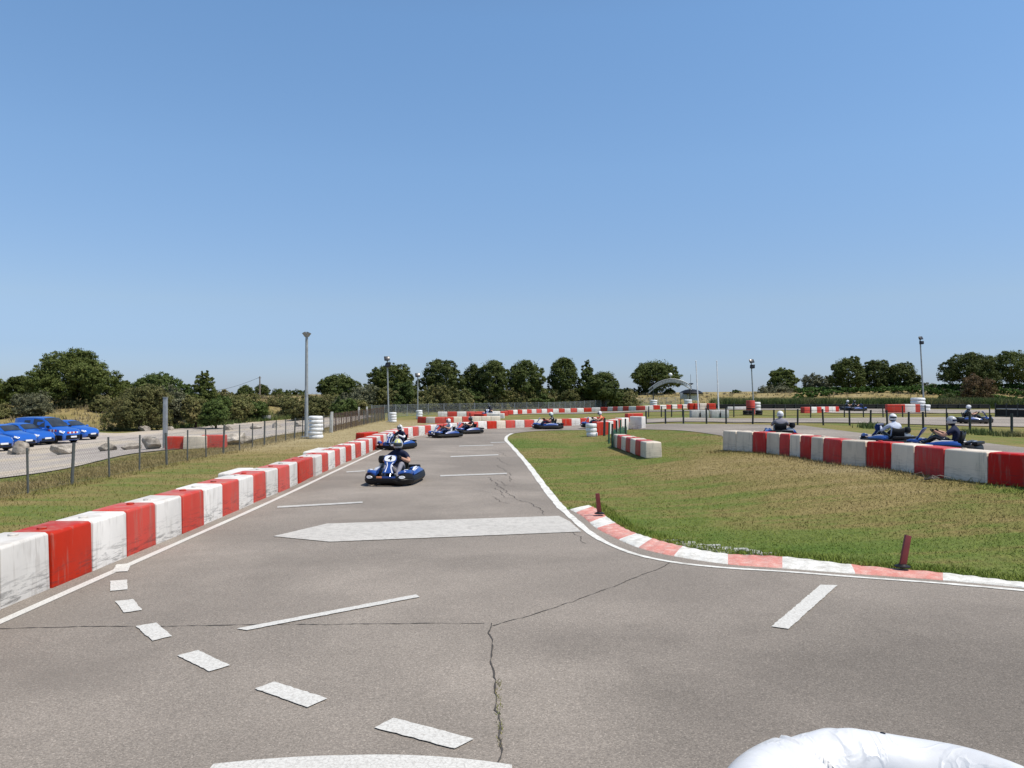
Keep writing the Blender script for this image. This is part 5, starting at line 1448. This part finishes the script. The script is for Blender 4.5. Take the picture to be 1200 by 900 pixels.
for a in [((0,40,455,480),96,'olive','olive shrub behind the grey-green willow at the left edge'),((108,134,462,490),84,'olive','brown-green shrub touching the left side of the large tamarisk'),
          ((196,232,462,486),95,'olive','olive shrub behind the round silver olive tree'),((244,276,452,484),100,'olive','tall olive shrub right behind the pointed pine'),
          ((262,300,462,492),88,'olive','low olive shrub at the back of the gravel under the wire'),((284,318,468,492),92,'green','low green bush in front of the utility pole'),
          ((306,344,462,490),106,'olive','olive shrub between the utility pole and the tall lamp post'),((336,376,466,491),90,'olive','dry olive bush low behind the tall lamp post'),
          ((366,402,458,486),108,'olive','dark olive shrub under the left of the round umbrella pine'),((400,434,466,490),92,'olive','olive bush at the far corner of the left fence')]:
    T(*a[0],a[1],'shrub',a[2],a[3],'shrub','shrub',n=3800,size=.18,group=sh,lobes_n=12)
T(128,197,447,504,74,'shrub','olive','large brownish tamarisk bush beside the gravel, left of the grey pole','shrub','shrub',n=11000,size=.16,group=sh,lobes_n=22)
for a in [((276,300,451,478),150),((296,318,450,478),160),((312,340,455,480),170),((328,364,456,478),150)]:
    T(*a[0],a[1],'umbrella','dark_pine','far dark umbrella pine, '+['furthest left of the four under the utility wire','second from left, right behind the utility pole','right of the utility pole above the orange roof','nearest the tall lamp post on its left'][sd[0]%4] if False else 'x',n=2200,size=.34,name='pine_tree',cat='pine')
fx = [o for o in bpy.data.objects if o.get('label') == 'x']
for o, l in zip(fx, ('far dark round pine left of the utility pole','far dark round pine right behind the utility pole','far dark pine above the little orange roof','far dark pine at the left side of the tall lamp post')): o['label'] = l
# pine row behind the far fence
T(371,422,438,474,112,'umbrella','dark_pine','rounded umbrella pine right of the tall lamp post',n=6500,size=.25,name='pine_tree',cat='pine',lobes_n=18)
T(431,488,427,466,115,'pine','pine','broad pine behind the slim lamp post with stacked floodlights',n=7500,size=.26,name='pine_tree',cat='pine',lobes_n=15)
T(492,543,420,468,118,'pine','dark_pine','pine with flared lower limbs right of the short lamp post',n=7000,size=.26,name='pine_tree',cat='pine',lobes_n=15)
T(540,568,425,472,122,'pine','dark_pine','narrow pine, left one of the touching pair above the far karts',n=4200,size=.27,name='pine_tree',cat='pine')
T(556,598,421,472,120,'pine','dark_pine','broad pine, right one of the touching pair above the far karts',n=6000,size=.27,name='pine_tree',cat='pine')
T(591,639,420,470,124,'pine','dark_pine','tall dense pine in the middle of the picture skyline',n=7000,size=.27,name='pine_tree',cat='pine')
T(641,680,417,466,126,'pine','dark_pine','tall round-topped pine first right of the skyline gap',n=6000,size=.27,name='pine_tree',cat='pine')
T(674,702,420,468,126,'cone','dark_pine','pointed pine between the round-topped pine and low dark pine',n=4200,size=.27,name='pine_tree',cat='pine')
T(686,728,435,471,124,'pine','dark_pine','low dark pine sloping down to the right',n=5500,size=.27,name='pine_tree',cat='pine')
T(740,798,422,461,168,'umbrella','dark_pine','lone umbrella pine behind the start gantry',n=8000,size=.34,name='pine_tree',cat='pine',lobes_n=20)
for px0,px1,pt,lab in ((722,752,455,'low dark bush left of the lone umbrella pine trunk'),(748,772,449,'dark bush at the foot of the lone umbrella pine'),(776,791,455,'small dark bush right of the lone umbrella pine trunk')):
    T(px0,px1,pt,466,170,'shrub','dark_pine',lab,'shrub','shrub',n=1800,size=.32,lobes_n=8)
labs = ['left of the slim lamp post','right of the slim lamp post','behind the short lamp post','right of the short lamp post','under the flared pine','left under the touching pine pair','under the touching pine pair','right under the touching pine pair','under the skyline pine, left','under the skyline pine, right','below the skyline gap','under the round-topped pine','under the pointed pine','under the low dark pine','right of the low dark pine','nearest the lone umbrella pine']
for k in range(16):
    x0 = 425+k*19.5; top = 449+5*abs(math.sin(k*1.7))+(3 if k > 9 else 0) + (4 if k > 12 else 0)
    T(x0-12,x0+34,top,486 if k < 8 else 480,100 if k < 6 else 112+k*1.2,'shrub',['olive','olive','green','olive'][k % 4],'olive shrub of the band behind the far fence, '+labs[k],'shrub','shrub',n=3600,size=.2,group='shrub band behind the far fence',lobes_n=11,sink=0)
# right-hand trees on the bank
T(856.5,868,456.5,464,178,'shrub','green','tiny lone bush on the bank crest right of the flagpoles','shrub','shrub',n=700,size=.3,lobes_n=6)
T(900,934,431,462,165,'pine','pine','pine with grey shrub below, first tree right of the flagpoles',n=4500,size=.33,name='pine_tree',cat='pine')
T(886,930,449,463,162,'shrub','silver','grey-green shrub spreading at the foot of the first right pine','shrub','shrub',n=2600,size=.3,lobes_n=11)
T(939,981,439,463,168,'shrub','silver','rounded grey-green tree between two pines on the right bank','tree','broad_tree',n=3600,size=.3,lobes_n=12)
T(974,1014,418,457,150,'pine','pine','pine with ragged left limbs, left one of the right pair',n=6000,size=.29,name='pine_tree',cat='pine',lobes_n=14)
T(1008,1048,421,458,152,'pine','dark_pine','dense pine in the middle of the right-hand group',n=5500,size=.29,name='pine_tree',cat='pine',lobes_n=14)
T(1036,1077,425,458,150,'pine','dark_pine','dense pine just left of the tall leaning lamp post',n=5500,size=.29,name='pine_tree',cat='pine',lobes_n=14)
T(1075,1100,448,461,146,'shrub','silver','small grey shrub at the pole of the tall leaning lamp','shrub','shrub',n=1200,size=.26,lobes_n=7)
T(1105,1166,414,452,140,'pine','dark_pine','wide dark pine right of the tall leaning lamp post',n=8000,size=.28,name='pine_tree',cat='pine',lobes_n=17)
T(1158,1214,410,451,142,'pine','pine','open-limbed pine at the right picture edge',n=6000,size=.27,name='pine_tree',cat='pine',lobes_n=14)
T(1124,1166,440,482,112,'shrub','rust','reddish-brown tamarisk bush on the right bank','shrub','shrub',n=5200,size=.18,lobes_n=14)
T(1100,1128,458,481,115,'shrub','green','green bush left of the reddish tamarisk','shrub','shrub',n=2600,size=.18,lobes_n=9)

# ------------------------------------------------------------------ loose ground cover on the banks
def tufts(name, poly, n, h, wd, mat, lean=.35, cl=7):
    xs = [p[0] for p in poly]; ys = [p[1] for p in poly]; m_ = n//cl
    x = rng.uniform(min(xs), max(xs), m_); y = rng.uniform(min(ys), max(ys), m_); kx_ = pip(x, y, poly); x, y = x[kx_], y[kx_]
    x = np.repeat(x, cl)+rng.normal(0,.16,len(x)*cl); y = np.repeat(y, cl)+rng.normal(0,.16,len(y)*cl); n = len(x); z = terrain(x, y)-.03
    hh_ = h*rng.uniform(.4,1.2,n); a = rng.uniform(0,2*PI,n); ww_ = wd*rng.uniform(.6,1.3,n); lx, ly = rng.normal(0,lean,n)*hh_, rng.normal(0,lean,n)*hh_
    b = np.stack([x,y,z],-1); s = np.stack([np.cos(a)*ww_, np.sin(a)*ww_, 0*a],-1)
    V = np.stack([b-s, b+s, b+np.stack([lx,ly,hh_],-1)],1).reshape(-1,3)
    return tag(link(name, np_mesh(name, V, np.arange(3*n).reshape(-1,3), mat)), kind='stuff')
tufts('dry_grass', [(-75,68.5),(-38,74),(-30,91),(-22,105),(-15,123),(-18,150),(-34,120),(-48,88),(-75,84)], 34000, .6, .04, M['straw'])
tufts('green_weeds', [(-34,76),(-29,91),(-21,106),(-14,124),(-17,130),(-26,108),(-36,90)], 36000, .6, .05, M['reed'])
tufts('dry_grass', [(-16,88),(-2,95),(8,112),(17,134),(30,146),(60,141),(100,126),(130,124),(130,136),(100,139),(60,156),(30,172),(10,150),(0,112),(-14,100)], 60000, .5, .045, M['straw'])
cr = [Vector((*at(px, 479), 0)) for px in range(848, 1215, 10)]
poly = [(p.x, p.y+.6) for p in cr]+[(p.x*1.0, p.y+7) for p in cr[::-1]]
tufts('reeds', poly, 42000, 1.3, .06, M['reed'], .25)
# vine rows on top of the bank
lob = []
for k in range(150):
    px = 935+k*2.1; Yv = 146+6*(k % 4)-18*min(1, max(0, (px-1000)/200)); p = atd(px, 461, Yv); zg = tz(p.x, Yv)
    lob.append((p.x, Yv, zg+.5, 1.0, .7, .5))
V, F = leaves(lob, 60000, .24, 991); tag(link('vineyard', np_mesh('vineyard', V, F, LEAF['vine'])), kind='stuff')
tufts('weeds', G((1010,502),(1035,503),(1036,500.6),(1008,500)), 900, .35, .03, M['reed'])
for px, py in ((1160,510),(1186,511.5),(1141,508)):
    x, y = at(px, py); tufts('weeds', [(x-.5,y-.2),(x+.5,y-.2),(x+.5,y+.3),(x-.5,y+.3)], 300, .3, .02, M['reed'])
